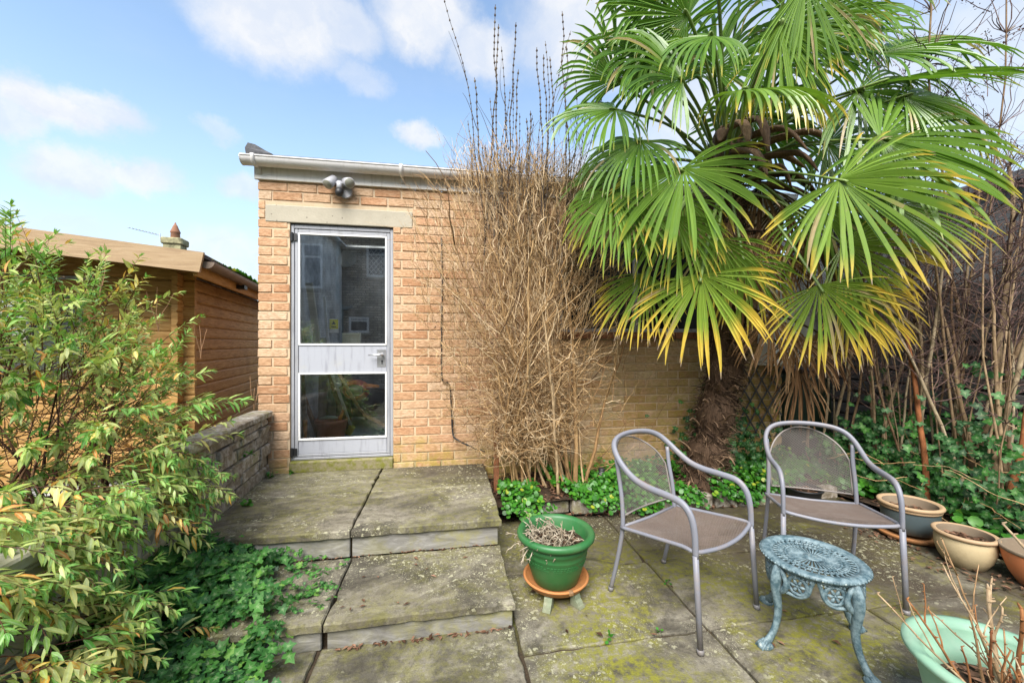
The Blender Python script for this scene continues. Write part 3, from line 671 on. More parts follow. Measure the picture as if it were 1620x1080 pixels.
# ---- twin security lamp on the wall
sl = thing('security_light', 'grey twin-headed security light with motion sensor above the lintel', 'lamp', (-0.855, WY - 0.004, 2.62))
b = MB(True); b.tube([(0.035, 0, -0.03), (0.035, -0.03, -0.03)], 0.052, 20, flat=(1, 1)); b.smooth = False; obj('base_plate', b, LAMPGREY, sl)
b = MB(True); b.tube([(0, -0.03, 0.0), (0, -0.07, 0.0)], 0.02, 10); b.tube([(0, -0.07, 0.035), (0, -0.07, -0.03)], [0.02, 0.024], 12); b.tube([(-0.045, -0.07, 0.02), (0.045, -0.07, 0.02)], 0.012, 10); obj('bracket', b, LAMPGREY, sl)
b = MB(True); b.tube([(0, -0.07, -0.03), (0, -0.075, -0.055), (0, -0.082, -0.078), (0, -0.084, -0.088)], [0.029, 0.032, 0.026, 0.006], 14); obj('sensor', b, BLACK, sl)
for sgn, d in ((-1, Vector((-0.35, -0.55, -0.62))), (1, Vector((0.50, -0.80, -0.36)))):
    d.normalize(); a = Vector((sgn * 0.062, -0.07, 0.03)); b = MB(True)
    b.tube([a - d * 0.045, a - d * 0.043, a + d * 0.03, a + d * 0.055], [0.030, 0.036, 0.040, 0.042], 20)
    h = obj('lamp_head', b, LAMPGREY, sl)
    b = MB(True); b.tube([a + d * 0.0552, a + d * 0.058], [0.037, 0.036], 20); obj('lens', b, m_plastic('lamp_lens', (0.20, 0.20, 0.16), 0.2) if sgn < 0 else bpy.data.materials['lamp_lens'], h)

# ---- cable down the wall
b = MB(True)
b.tube(smooth_path([(-0.034, 3.445, 2.25), (-0.030, 3.447, 1.8), (-0.036, 3.446, 1.35), (-0.030, 3.446, 1.02), (0.03, 3.44, 0.98), (0.05, 3.44, 0.75), (0.062, 3.43, 0.55), (0.10, 3.38, 0.51), (0.20, 3.36, 0.46), (0.33, 3.33, 0.41)], 4),
       [0.005] * 12 + [0.006] * 8 + [0.008] * 17, 5)
tag(obj('cable', b, BLACK), 'thin dark cable running down the bricks right of the door', 'cable')

# ---- diamond trellis
tr = thing('trellis', 'diamond lattice trellis fixed to the brick wall behind the palm trunk', 'trellis', (2.72, WY - 0.012, 0.40))
n = 6
for i in range(n):
    for s_ in (0, 1):
        x = -0.10 + i * 0.13; z0, z1 = 0.0, 0.72
        lean = 0.46; xa, xb = (x, x + lean) if s_ == 0 else (x + lean, x)
        lo, hi = 0.0, 1.0
        P = lambda u: (xa + (xb - xa) * u, -0.004 - 0.009 * s_, z0 + (z1 - z0) * u)
        us = [u / 40 for u in range(41) if -0.02 < P(u / 40)[0] < 0.62 ]
        if len(us) < 4: continue
        b = MB(); b.tube([P(us[0]), P(us[-1])], 0.007, 4, flat=(1.3, 0.6), up=(0, 1, 0)); obj('lath', b, GREYWOOD if 0 else DARKBOARD, tr)

# ---- white cabinet / casement at the end of the wall
wc = thing('wall_cabinet', 'white painted wooden cabinet hung at the end of the brick wall behind palm leaves', 'cabinet', (3.06, 3.29, 1.12))
b = MB(); b.box(0, 0.5, 0.012, 0.15, 0, 1.05, 0.004); obj('box', b, WHITE, wc)
b = bars(0.002, 0.498, 0.002, 1.048, 0.05, 0.05, 0.05, 0.05, -0.012, 0.011); obj('door_frame', b, FASCIA, wc)
b = MB(); b.box(0.0525, 0.4475, 0.0, 0.011, 0.0525, 0.9975); obj('door_panel', b, WHITE, wc)

# ================================================================ low walls on the left
def wall_x(y): return -1.345 - 0.065 * (y - 2.5) / 0.95
sw = thing('stone_wall', 'low wall of stacked split grey stone with coping running to the brick corner', 'wall', (-1.38, 2.9, 0))
random.seed(7)
b = MB(); b.box(-0.14, -0.03, -0.56, 0.54, 0, 0.735); obj('mortar_core', b, JOINT, sw)
z = 0.02; k = 0
while z < 0.71:
    h = random.choice((0.06, 0.075, 0.085, 0.095)); h = min(h, 0.742 - z)
    if h < 0.03: break
    y = 2.33 - random.uniform(0, 0.18)
    while y < 3.44:
        L = random.uniform(0.13, 0.36); y1 = min(y + L, 3.445); ya = max(y, 2.33)
        if y1 - ya > 0.05:
            b = MB(); dx = random.uniform(-0.006, 0.02); xf = wall_x((ya + y1) / 2) + dx
            b.box(-0.10, 0.0, -(y1 - ya) / 2 + 0.004, (y1 - ya) / 2 - 0.004, 0.003, h - 0.004, 0.006)
            b.v = [(x + random.uniform(-1, 1) * 0.007, yy + random.uniform(-1, 1) * 0.003, zz + random.uniform(-1, 1) * 0.003) for x, yy, zz in b.v]
            obj('stone', b, STONE, sw, (xf + 1.38, (ya + y1) / 2 - 2.9, z), (0, 0, 0.068))
        y += L
    z += h
for i in range(3):
    ya, yb = 2.32 + i * 0.377, 2.32 + (i + 1) * 0.377 - 0.006
    b = MB(); b.box(-0.12, 0.03, -(yb - ya) / 2, (yb - ya) / 2, 0, 0.05, 0.009); b.v = [(x + random.uniform(-1, 1) * 0.005, y, z + random.uniform(-1, 1) * 0.003) for x, y, z in b.v]
    obj('coping_stone', b, STONE, sw, (wall_x((ya + yb) / 2) + 1.38, (ya + yb) / 2 - 2.9, 0.748), (0, 0, 0.068))
# pierced concrete screen blocks
sc = thing('screen_block_wall', 'low wall of pierced concrete screen blocks half hidden by the leafy shrub', 'wall', (-1.40, 2.3, 0))
def lens(n=8):
    return [(0.22 + 0.56 * i / n, 0.30 * math.sin(math.pi * i / n) ** 0.8) for i in range(n + 1)]
def screen_block():
    mb = MB(); S = 0.292; h = S / 2
    # in the wall plane (u along the wall, v up); thickness along x
    M0 = Matrix(((0, 0, 1, 0), (1, 0, 0, 0), (0, 1, 0, 0), (0, 0, 0, 1)))
    for sx in (-1, 1):
        for sy in (-1, 1):
            for side in (1, -1):
                L = lens(); pts = []
                for (tt, wd) in L:
                    # along the quarter's diagonal, offset sideways
                    u = tt + side * wd * 0.5 * 0.7071; v = tt - side * wd * 0.5 * 0.7071
                    pts.append((u, v))
                c = (1, 0) if side == 1 else (0, 1)
                poly = [(0, 0)] + pts + [(1, 1)] + [c]
                q = [(sx * (0.02 + p_[0] * 0.98) * (h - 0.022), sy * (0.02 + p_[1] * 0.98) * (h - 0.022)) for p_ in poly]
                area = sum(q[i][0] * q[(i + 1) % len(q)][1] - q[(i + 1) % len(q)][0] * q[i][1] for i in range(len(q)))
                if area < 0: q = q[::-1]
                mb.prism(q, -0.035, 0.022 if side == 1 else 0.030, M0)
    e = 0.022
    for (u0, u1, v0, v1) in ((-h, -h + e, -h, h), (h - e, h, -h, h), (-h + e, h - e, -h, -h + e), (-h + e, h - e, h - e, h)):
        mb.box(-0.046, 0.044, u0 + 0.002, u1 - 0.002, v0 + 0.002, v1 - 0.002, 0.004)
    # raised ribs curving from corner to corner
    for sx in (-1, 1):
        mb.tube([M0 @ Vector((sx * 0.10 * math.sin(math.pi * k / 8), -h + 0.02 + (S - 0.04) * k / 8, 0.026)) for k in range(9)], 0.014, 5)
        mb.tube([M0 @ Vector((-h + 0.02 + (S - 0.04) * k / 8, sx * 0.10 * math.sin(math.pi * k / 8), 0.026)) for k in range(9)], 0.014, 5)
    me = mb.mesh('screen_block'); me.materials.append(SCREEN); return me
sbm = screen_block()
for i in range(6):
    for j in range(2):
        obj('screen_block', sbm, SCREEN, sc, (random.uniform(-0.004, 0.004), -0.15 - 0.30 * i, 0.155 + 0.30 * j))
b = MB(); b.box(-0.075, 0.07, -1.80, 0.0, 0.607, 0.652, 0.008); obj('coping', b, SCREEN, sc)
b = MB(); b.box(-0.06, 0.055, -1.80, 0.0, -0.05, 0.003); obj('footing', b, SCREEN, sc)

# ================================================================ timber cabin
CR = R(10)
cab = thing('log_cabin', 'orange-stained timber log cabin with tan bargeboard and brown gutter', 'cabin', (-2.364, 4.03, 0), CR)
# local: +y along the flank (away), -x along the gable front; corner at origin
LH = 0.117
def log(x0, x1, y0, y1, z, name='log'):
    b = MB(); along_x = (x1 - x0) > (y1 - y0)
    if along_x:
        pr = [(y0 + 0.010, 0.0), (y0 + 0.002, 0.012), (y0, 0.03), (y0, LH - 0.02), (y0 + 0.010, LH - 0.003), (y1, LH - 0.003), (y1, 0.0)]
        b.v = [(x, y, zz) for x in (x0, x1) for y, zz in pr]
    else:
        pr = [(x1 - 0.010, 0.0), (x1 - 0.002, 0.012), (x1, 0.03), (x1, LH - 0.02), (x1 - 0.010, LH - 0.003), (x0, LH - 0.003), (x0, 0.0)]
        b.v = [(x, y, zz) for y in (y0, y1) for x, zz in pr]
    n = 7; b.a = [0] * 14
    b.f = [tuple(range(n)), tuple(range(2 * n - 1, n - 1, -1))] + [(i, n + i, n + (i + 1) % n, (i + 1) % n) for i in range(n)]
    return obj(name, b, LOG, cab, (0, 0, z))
z = 0.10; k = 0
while z + LH < 2.03:
    log(-0.045, 0.0, -0.11, 3.2, z)                                  # flank, its end passing the corner
    ww = [(-3.4, 0.085)] if not (0.95 < z < 1.78) else [(-0.62, 0.085), (-3.4, -1.55)]
    for (a, c) in ww: log(a, c, 0.001, 0.044, z + LH / 2)
    z += LH; k += 1
b = MB(); b.box(-3.4, -0.05, 0.05, 3.2, 0.05, 2.0); obj('inner_box', b, DARKIN, cab)
b = MB(); b.prism([(-3.4, 2.0), (-0.02, 2.0), (-0.02, 2.04), (-1.72, 2.17), (-3.4, 2.04)], 0.004, 0.04, Matrix(((1, 0, 0, 0), (0, 0, 1, 0), (0, 1, 0, 0), (0, 0, 0, 1)))); obj('gable_board', b, LOG, cab)
wd = obj('window', bars(-1.545, -0.625, 0.97, 1.80, 0.055, 0.055, 0.055, 0.055, -0.03, 0.02), LOG, cab)
b = MB(); b.box(-1.488, -0.682, -0.006, -0.002, 1.027, 1.743); obj('pane', b, GLASS, wd)
b = MB(); b.box(-1.60, -0.57, -0.05, -0.031, 1.80, 1.87, 0.004); obj('head_trim', b, LOG, wd)
# roof: two slopes, ridge along y
slope = math.atan2(0.085, 1.0)
for sgn in (1, -1):
    b = MB(); x_e = 0.34 if sgn > 0 else -3.78
    zr, ze = 2.235, 2.235 - abs(x_e + 1.72) * math.tan(slope)
    V = [(-1.72, -0.52, zr), (x_e, -0.52, ze), (x_e, 3.3, ze), (-1.72, 3.3, zr)]
    V += [(x, y, z - 0.03) for x, y, z in V]
    b.add(V, [(0, 1, 2, 3), (7, 6, 5, 4), (0, 4, 5, 1), (1, 5, 6, 2), (2, 6, 7, 3), (3, 7, 4, 0)]); obj('roof_slope', b, FELT, cab)
    V = [(-1.72, 0, zr + 0.012), (x_e - 0.0 * sgn, 0, ze + 0.012), (x_e - 0.03 * sgn, 0, ze - 0.150), (-1.72, 0, zr - 0.150)]
    V = [(x, -0.552, z) for x, _, z in V] + [(x, -0.522, z) for x, _, z in V]
    b = MB(); b.add(V, [(0, 3, 2, 1), (4, 5, 6, 7), (0, 1, 5, 4), (1, 2, 6, 5), (2, 3, 7, 6), (3, 0, 4, 7)]); obj('bargeboard', b, BARGE, cab)
    if sgn > 0: zeave = ze
b = MB(); b.box(0.255, 0.285, -0.515, 3.2, zeave - 0.175, zeave - 0.035, 0.003); obj('eaves_board', b, LOG, cab)
b = MB(True)
BG = plain('brown_gutter', (0.17, 0.12, 0.085), 0.5)
pts = [(0.345 + 0.055 * math.cos(a), zeave - 0.055 + 0.055 * math.sin(a)) for a in [math.pi * (1 + k / 10) for k in range(11)]]
b.add([(x, y, z) for y in (-0.50, 3.25) for x, z in pts], [(k, k + 1, 12 + k, 11 + k) for k in range(10)])
b.add([(0.345 + (x - 0.345) * 0.93, y, z + 0.003) for y in (-0.50, 3.25) for x, z in pts], [(k, 11 + k, 12 + k, k + 1) for k in range(10)])
gt = obj('gutter', b, BG, cab)
b = MB(); b.prism(pts, 0, 0.005, Matrix(((1, 0, 0, 0), (0, 0, 1, -0.506), (0, 1, 0, 0), (0, 0, 0, 1)))); obj('end_cap', b, BG, gt)
for y in (0.5, 1.5):
    b = MB(); b.box(0.286, 0.36, y - 0.05, y + 0.05, zeave - 0.150, zeave - 0.112); obj('bracket', b, BLACK, gt)
b = MB()
random.seed(3)
for i in range(260):
    y = random.uniform(-0.4, 3.2); x = 0.33 + random.uniform(-0.02, 0.02); z = zeave - 0.012; s_ = random.uniform(0.008, 0.022) * (1 + 0.8 * math.sin(y * 3))
    b.tint = random.random(); b.add([(x - s_, y - s_, z), (x + s_, y - s_, z + s_), (x + s_, y + s_, z), (x - s_, y + s_, z + s_)], [(0, 1, 2, 3)])
obj('roof_moss', b, COVERLEAF, cab, kind='stuff')

# ================================================================ houses: one far behind the cabin, one behind the camera (seen in the door glass)
HB = m_brick('far_brick', [(0.20, 0.13, 0.08), (0.25, 0.17, 0.11), (0.18, 0.12, 0.08), (0.22, 0.14, 0.09), (0.3, 0.2, 0.13)], False)
nh = thing('neighbouring_house', 'distant house behind the cabin, only its chimney and pot showing above the roof', 'house', (-12.62, 18.3, -0.02), R(8))
b = MB(); b.box(-5, 3.0, -1.5, 6, 0, 3.0); obj('wall', b, HB, nh)
b = MB(); b.prism([(-2.0, 2.95), (6.5, 2.95), (2.25, 4.35)], -5.3, 3.3, Matrix(((0, 0, 1, 0), (1, 0, 0, 0), (0, 1, 0, 0), (0, 0, 0, 1)))); rf = obj('roof', b, plain('slate', (0.09, 0.09, 0.10), 0.7), nh)
CHM = plain('mossy_brick', (0.24, 0.22, 0.12), 0.95, 0.5, 5, bump=0.8)
b = MB(); b.box(1.72, 2.30, -1.5, -1.0, 2.5, 5.20, 0.02); b.box(1.66, 2.36, -1.56, -0.94, 5.201, 5.46, 0.04); ch = obj('chimney', b, CHM, nh)
b = MB(True); b.lathe([(0.13, 5.46), (0.15, 5.5), (0.145, 5.68), (0.165, 5.70), (0.16, 5.74), (0.11, 5.86), (0.075, 5.96), (0.06, 6.0), (0.05, 5.98), (0.02, 6.10)], 14, Matrix.Translation((2.02, -1.25, 0))); obj('chimney_pot', b, POTBROWN, ch)
b = MB(); b.tube([(1.55, -1.3, 5.4), (1.55, -1.3, 5.62)], 0.02, 5); b.tube([(1.55, -1.3, 5.55), (0.62, -1.45, 5.74)], 0.02, 5)
for i in range(9): x = 0.7 + i * 0.1; b.tube([(x, -1.30 - 0.1, 5.72 - i * 0.02), (x, -1.55, 5.72 - i * 0.02)], 0.010, 4)
obj('aerial', b, STEEL, ch)

HY = -5.3
t = new_mat('house_rear_brick')
xz = t.n('CombineXYZ', t.n('SeparateXYZ', t.pos).outputs[0], t.n('SeparateXYZ', t.pos).outputs[2], 0.0)
bt = t.n('TexBrick', Vector=xz, Color1=(0.42, 0.36, 0.27), Color2=(0.68, 0.60, 0.48), Mortar=(0.16, 0.13, 0.10), Scale=1.0); bt.inputs['Brick Width'].default_value = 0.225; bt.inputs['Row Height'].default_value = 0.075; bt.inputs['Mortar Size'].default_value = 0.009
HREAR = fin(t, t.mix(t.math('MULTIPLY', t.sstep(t.noise(t.pos, 1.6, 6), 0.45, 0.65), 0.55), bt.outputs[0], (0.13, 0.11, 0.09)), 0.9, bt.outputs[1], 0.4, 0.01)
hs = thing('rear_brick_house', 'dark brick house with white windows, seen reflected in the door glass', 'house', (-2.8, HY, 0))
hx = 2.8
b = MB(); b.box(-7.0 + hx, 4.5 + hx, -7, 0, 0, 5.25); obj('wall', b, HREAR, hs)
b = MB(); b.prism([(0.35, 5.2), (-7.35, 5.2), (-3.5, 7.4)], -7.3 + hx, 4.8 + hx, Matrix(((0, 0, 1, 0), (1, 0, 0, 0), (0, 1, 0, 0), (0, 0, 0, 1)))); obj('roof', b, bpy.data.materials['slate'], hs)
def hwin(x0, x1, z0, z1, split, lattice):
    fr = obj('window', bars(x0, x1, z0, z1, 0.06, 0.06, 0.07, 0.06, 0.005, 0.06), WHITE, hs)
    b = MB(); b.box(x0 + 0.06, x1 - 0.06, 0.02, 0.05, split, split + 0.05); obj('transom', b, WHITE, fr)
    if x1 - x0 > 0.9: b = MB(); b.box((x0 + x1) / 2 - 0.035, (x0 + x1) / 2 + 0.035, 0.021, 0.054, z0 + 0.07, z1 - 0.06); obj('mullion', b, WHITE, fr)
    b = MB(); b.box(x0 + 0.05, x1 - 0.05, 0.004, 0.018, z0 + 0.05, z1 - 0.05); obj('pane', b, plain('window_dark', (0.02, 0.022, 0.028), 0.08) if 'window_dark' not in bpy.data.materials else bpy.data.materials['window_dark'], fr)
    if lattice:
        b = MB(); n = 14
        for i in range(-n, n):
            for s_ in (1, -1):
                pts = []
                for k in range(21):
                    x = x0 + 0.06 + (x1 - x0 - 0.12) * k / 20; z = z0 + i * 0.16 + s_ * (x - x0) * 1.2
                    if z0 + 0.07 < z < z1 - 0.06: pts.append((x, 0.021, z))
                if len(pts) > 1: b.tube([pts[0], pts[-1]], 0.008, 4)
        obj('leading', b, WHITE, fr)
    b = MB(); b.box(x0 - 0.06, x1 + 0.06, 0.001, 0.10, z0 - 0.07, z0 - 0.004); obj('sill', b, LINTEL, fr)
hwin(-4.62 + hx, -3.56 + hx, 2.95, 4.26, 3.85, False)
hwin(-2.33 + hx, -1.25 + hx, 3.33, 4.26, 3.98, True)
hwin(-2.83 + hx, -2.26 + hx, 1.66, 2.13, 2.0, False)
hwin(0.4 + hx, 2.2 + hx, 1.0, 2.2, 1.9, False)
PIPE = plain('grey_pipe', (0.25, 0.28, 0.26), 0.5)
b = MB(True); b.tube([(-3.10 + hx, 0.10, 5.1), (-3.14 + hx, 0.10, 2.62), (-3.02 + hx, 0.10, 2.45), (-3.05 + hx, 0.10, 0.0)], 0.06, 8); b.tube([(-3.05 + hx, 0.1, 2.33), (-2.72 + hx, 0.12, 2.42)], 0.05, 8); obj('drainpipe', b, PIPE, hs)
b = MB(True); b.lathe([(0.0, 0.0), (0.12, 0.015), (0.2, 0.05), (0.26, 0.10), (0.25, 0.105), (0.1, 0.03), (0, 0.012)], 20, Matrix.Translation((-2.80 + hx, 0.3, 3.74)) @ Matrix.Rotation(R(-75), 4, 'X')); b.tube([(-2.8 + hx, 0.0, 3.6), (-2.8 + hx, 0.3, 3.7)], 0.02, 6); obj('satellite_dish', b, LINTEL, hs)
b = MB(True); b.tube([(-2.47 + hx, 0.03, 5.1), (-2.5 + hx, 0.03, 3.15)], 0.02, 6); b.box(-2.56 + hx, -2.44 + hx, 0.001, 0.08, 3.07, 3.16); b.smooth = False; obj('cable_box', b, LINTEL, hs)

# ================================================================ right-hand boundary
fc = thing('slat_fence', 'dark stained horizontal slat fence behind the bare stems', 'fence', (4.3, 2.9, 0))
for i in range(13):
    z = 0.20 + i * 0.128
    b = MB(); dz = random.uniform(-0.006, 0.006)
    b.box(0, 0.024, -2.4, 1.9, z + dz, z + 0.10 + dz, 0.003); obj('slat', b, DARKBOARD, fc)
for y in (-2.2, -0.5, 1.2): b = MB(); b.box(0.026, 0.11, y - 0.04, y + 0.04, 0.0, 1.9, 0.004); obj('post', b, DARKBOARD, fc)
b = MB(); b.box(0.002, 0.04, -2.4, 1.9, 0.0, 0.185, 0.004); obj('gravel_board', b, plain('wet_concrete', (0.10, 0.09, 0.075), 0.8), fc)
b = MB(); b.box(0.13, 0.15, -2.4, 1.9, 0.0, 1.86); obj('backing_board', b, DARKBOARD, fc)
rs = thing('neighbouring_shed', 'dark grey boarded neighbouring building beyond the slat fence', 'shed', (5.2, 2.6, 0))
CLAD = m_wood('grey_cladding', (0.075, 0.077, 0.074), (0.11, 0.112, 0.108), (0.145, 0.147, 0.14), grain=(4, 4, 40), rough=0.7)
for i in range(18): b = MB(); b.box(-0.02 - 0.004 * (i % 2), 0.03, -3.0, 2.6, 0.1 + i * 0.15, 0.1 + i * 0.15 + 0.146, 0.003); obj('cladding_board', b, CLAD, rs)
b = MB(); b.box(0.031, 3.0, -3.0, 2.6, 0, 2.80); obj('wall', b, CLAD, rs)
b = MB(); b.box(-0.12, 3.1, -3.1, 2.7, 2.803, 2.90, 0.01); obj('roof', b, FELT, rs)
wb = thing('water_butt', 'dark green plastic water butt in the gap beside the wall end', 'water butt', (3.86, 3.75, 0.05))
b = MB(True); b.lathe([(0.20, 0), (0.24, 0.02), (0.27, 0.3), (0.275, 0.35), (0.28, 0.6), (0.27, 0.9), (0.24, 0.98), (0.0, 0.99)], 28); obj('barrel', b, DARKGREEN, wb)
b = MB(True); b.lathe([(0.255, 0.985), (0.26, 1.0), (0.25, 1.02), (0.0, 1.03)], 28); obj('lid', b, BLACK, wb)
ek = thing('bed_edging', 'row of buff stone blocks edging the planting bed behind the chairs', 'edging', (0, 2.87, 0))
random.seed(21); x = 0.35
while x < 3.3:
    L = random.uniform(0.16, 0.30); h = random.uniform(0.085, 0.12)
    b = MB(); b.box(0, L - 0.012, -0.035, 0.07, -0.01, h, 0.012); b.v = [(a + random.uniform(-1, 1) * 0.008, c + random.uniform(-1, 1) * 0.009, d + random.uniform(-1, 1) * 0.006) for a, c, d in b.v]
    obj('edging_stone', b, STONE, ek, (x, random.uniform(-0.01, 0.02) + 0.03 + max(0, 1.3 - x) * 0.2, 0), (0, 0, random.uniform(-0.05, 0.05)))
    x += L
# ================================================================ garden chairs
def clip_wires(inside, to3d, x0, x1, z0, z1, ang, gap, width, mb):
    """one family of straight wires across a panel outline, laid on its curved surface"""
    c, s_ = math.cos(ang), math.sin(ang)
    cx, cz = (x0 + x1) / 2, (z0 + z1) / 2; rad = math.hypot(x1 - x0, z1 - z0) / 2
    k = -rad
    while k < rad:
        run = []
        N = 90
        for i in range(N + 1):
            l = -rad + 2 * rad * i / N
            x, z = cx + c * l - s_ * k, cz + s_ * l + c * k
            if inside(x, z): run.append((x, z))
            elif run: break
        if len(run) > 2:
            step = max(1, len(run) // 4); pts = run[::step]
            if pts[-1] != run[-1]: pts.append(run[-1])
            mb.tube([to3d(x, z) for x, z in pts], width, 3, caps=False)
        k += gap

def make_chair(label):
    ch = thing('garden_chair', label, 'chair', group='metal mesh garden armchairs')
    rail = [(0.252, 0.228, 0.40), (0.252, 0.224, 0.50), (0.252, 0.205, 0.575), (0.252, 0.160, 0.618), (0.251, 0.08, 0.628), (0.250, -0.02, 0.632),
            (0.247, -0.10, 0.650), (0.243, -0.17, 0.690), (0.232, -0.225, 0.735), (0.205, -0.268, 0.775), (0.155, -0.296, 0.800), (0.08, -0.312, 0.812), (0, -0.317, 0.815)]
    full = rail + [(-x, y, z) for x, y, z in rail[-2::-1]]
    b = MB(True); fp = smooth_path(full, 4); b.tube(fp, [0.0130 + 0.0032 * min(1, max(0, (min(k, len(fp) - 1 - k) - 2) / 10)) for k in range(len(fp))], 10, flat=(1.06, 0.80), up=None); obj('arm_rail', b, CHAIRMET, ch)
    for sg in (1, -1):
        b = MB(True); b.tube([(sg * 0.256, 0.252, 0.012), (sg * 0.254, 0.238, 0.25), (sg * 0.252, 0.228, 0.41)], [0.0125, 0.0125, 0.0125], 10); lg = obj('leg', b, CHAIRMET, ch)
        b = MB(True); b.tube([(sg * 0.256, 0.253, 0.0), (sg * 0.256, 0.252, 0.022)], [0.0155, 0.0150], 10); obj('foot_cap', b, CHAIRMET, lg)
        b = MB(True); rp = [(sg * 0.236, -0.262, 0.012), (sg * 0.234, -0.235, 0.12), (sg * 0.230, -0.205, 0.26), (sg * 0.228, -0.188, 0.37), (sg * 0.224, -0.196, 0.50), (sg * 0.221, -0.218, 0.62), (sg * 0.226, -0.232, 0.715)]
        b.tube(smooth_path(rp, 3), 0.0115, 8); lg = obj('leg', b, CHAIRMET, ch)
        b = MB(True); b.tube([(sg * 0.236, -0.263, 0.0), (sg * 0.236, -0.261, 0.022)], [0.0140, 0.0135], 10); obj('foot_cap', b, CHAIRMET, lg)
    sz = lambda x, y: 0.372 + 0.058 * (y + 0.19) / 0.42 - 0.012 * (1 - (x / 0.24) ** 2) * (1 if y < 0.2 else 0.6) - max(0, y - 0.17) ** 2 * 3.0
    front = lambda x: 0.225 + 0.030 * (1 - (x / 0.245) ** 2)
    inside = lambda x, y: abs(x) < 0.238 and -0.186 < y < front(x)
    b = MB(); P3 = lambda x, y: (x, y, sz(x, y))
    for a in (R(32), R(-32)): clip_wires(inside, P3, -0.24, 0.24, -0.19, 0.26, a, 0.0070, 0.0014, b)
    obj('seat_mesh', b, MESHMET, ch)
    edge = [(0.243, y, sz(0.24, y)) for y in (-0.186, -0.08, 0.05, 0.16, 0.222)] + [(x, front(x), sz(x, front(x))) for x in (0.16, 0.06, -0.06, -0.16)] + [(-0.243, y, sz(0.24, y)) for y in (0.222, 0.16, 0.05, -0.08, -0.186)]
    b = MB(True); b.tube(smooth_path(edge, 3), 0.0095, 8); b.tube([(-0.235, -0.188, 0.372), (0, -0.192, 0.362), (0.235, -0.188, 0.372)], 0.008, 8); obj('seat_frame', b, CHAIRMET, ch)
    top = lambda x: 0.575 + 0.205 * math.sqrt(max(0, 1 - (x / 0.212) ** 2))
    by = lambda x, z: -0.190 - max(0, z - 0.44) * 0.235 - 0.095 * (1 - (x / 0.215) ** 2) * min(1, max(0.2, (z - 0.36) / 0.4))
    inb = lambda x, z: abs(x) < 0.208 and 0.425 < z < top(x) - 0.004
    b = MB(); B3 = lambda x, z: (x, by(x, z), z)
    for a in (R(30), R(-30)): clip_wires(inb, B3, -0.21, 0.21, 0.42, 0.78, a, 0.0082, 0.00115, b)
    obj('back_mesh', b, MESHBACK, ch)
    arc = [(-0.210, by(-0.21, 0.425), 0.425)] + [(x, by(x, top(x)), top(x)) for x in [-0.2105, -0.205, -0.19, -0.16, -0.11, -0.05, 0.0, 0.05, 0.11, 0.16, 0.19, 0.205, 0.2105]] + [(0.210, by(0.21, 0.425), 0.425)]
    b = MB(True); b.tube(smooth_path(arc, 3), 0.0052, 6); b.tube([(x, by(x, 0.425), 0.425) for x in (-0.21, -0.1, 0, 0.1, 0.21)], 0.0052, 6); obj('back_frame', b, MESHBACK, ch)
    return ch
c1 = make_chair('grey metal mesh armchair nearest the green plant pot')
c1.location = (1.204, 1.860, 0.0); c1.rotation_euler = (0, 0, math.atan2(-0.449, 0.208) - math.pi / 2)
c2 = copy_tree(c1); c2['label'] = 'grey metal mesh armchair behind the cast metal stool, beside the glazed pots'
c2.location = (2.140, 1.925, 0.0); c2.rotation_euler = (0, 0, math.atan2(-0.431, -0.248) - math.pi / 2)

# ================================================================ cast metal stool table
ts = thing('cast_stool', 'round blue-green cast metal stool table with pierced top and scrolled legs', 'stool table', (1.636, 1.522, 0), R(2))
TZ, TR = 0.372, 0.196
b = MB(True)
b.lathe([(TR - 0.036, TZ - 0.004), (TR - 0.034, TZ + 0.001), (TR - 0.02, TZ + 0.004), (TR - 0.005, TZ + 0.003), (TR + 0.003, TZ - 0.003), (TR + 0.004, TZ - 0.012), (TR - 0.002, TZ - 0.018), (TR - 0.02, TZ - 0.019), (TR - 0.036, TZ - 0.014), (TR - 0.036, TZ - 0.004)], 64)
obj('rim', b, VERDI, ts)
b = MB(True)
for k in range(64):                                              # beaded edge
    a = 2 * math.pi * k / 64; b.lathe([(0.0, -0.006), (0.005, -0.003), (0.006, 0.0), (0.005, 0.003), (0, 0.006)], 5, Matrix.Translation(((TR + 0.003) * math.cos(a), (TR + 0.003) * math.sin(a), TZ - 0.008)))
obj('beading', b, VERDI, ts)
b = MB(True); z0 = TZ - 0.006
b.lathe([(0, z0 + 0.004), (0.02, z0 + 0.005), (0.034, z0 + 0.003), (0.036, z0 - 0.003), (0.0, z0 - 0.004)], 32)
for (r0, r1) in ((0.098, 0.106), (0.126, 0.132), (0.152, 0.164)):
    b.lathe([(r0, z0 - 0.004), (r0, z0 + 0.003), (r1, z0 + 0.003), (r1, z0 - 0.004), (r0, z0 - 0.004)], 56)
for k in range(36):                                              # petals of the pierced rosette
    a = 2 * math.pi * k / 36; c, s_ = math.cos(a), math.sin(a)
    b.tube([(r * c, r * s_, z0) for r in (0.030, 0.06, 0.085, 0.102)], [0.0022, 0.0038, 0.0052, 0.0045], 5, flat=(1, 0.7), up=(0, 0, 1))
for k in range(40):
    a = 2 * math.pi * k / 40
    for da in (0.05, -0.05): b.tube([((0.104) * math.cos(a), 0.104 * math.sin(a), z0), (0.130 * math.cos(a + da), 0.130 * math.sin(a + da), z0)], 0.0028, 4)
    a += math.pi / 40; b.tube([(0.130 * math.cos(a), 0.130 * math.sin(a), z0), (0.155 * math.cos(a), 0.155 * math.sin(a), z0)], 0.0042, 5)
obj('pierced_top', b, VERDI, ts)
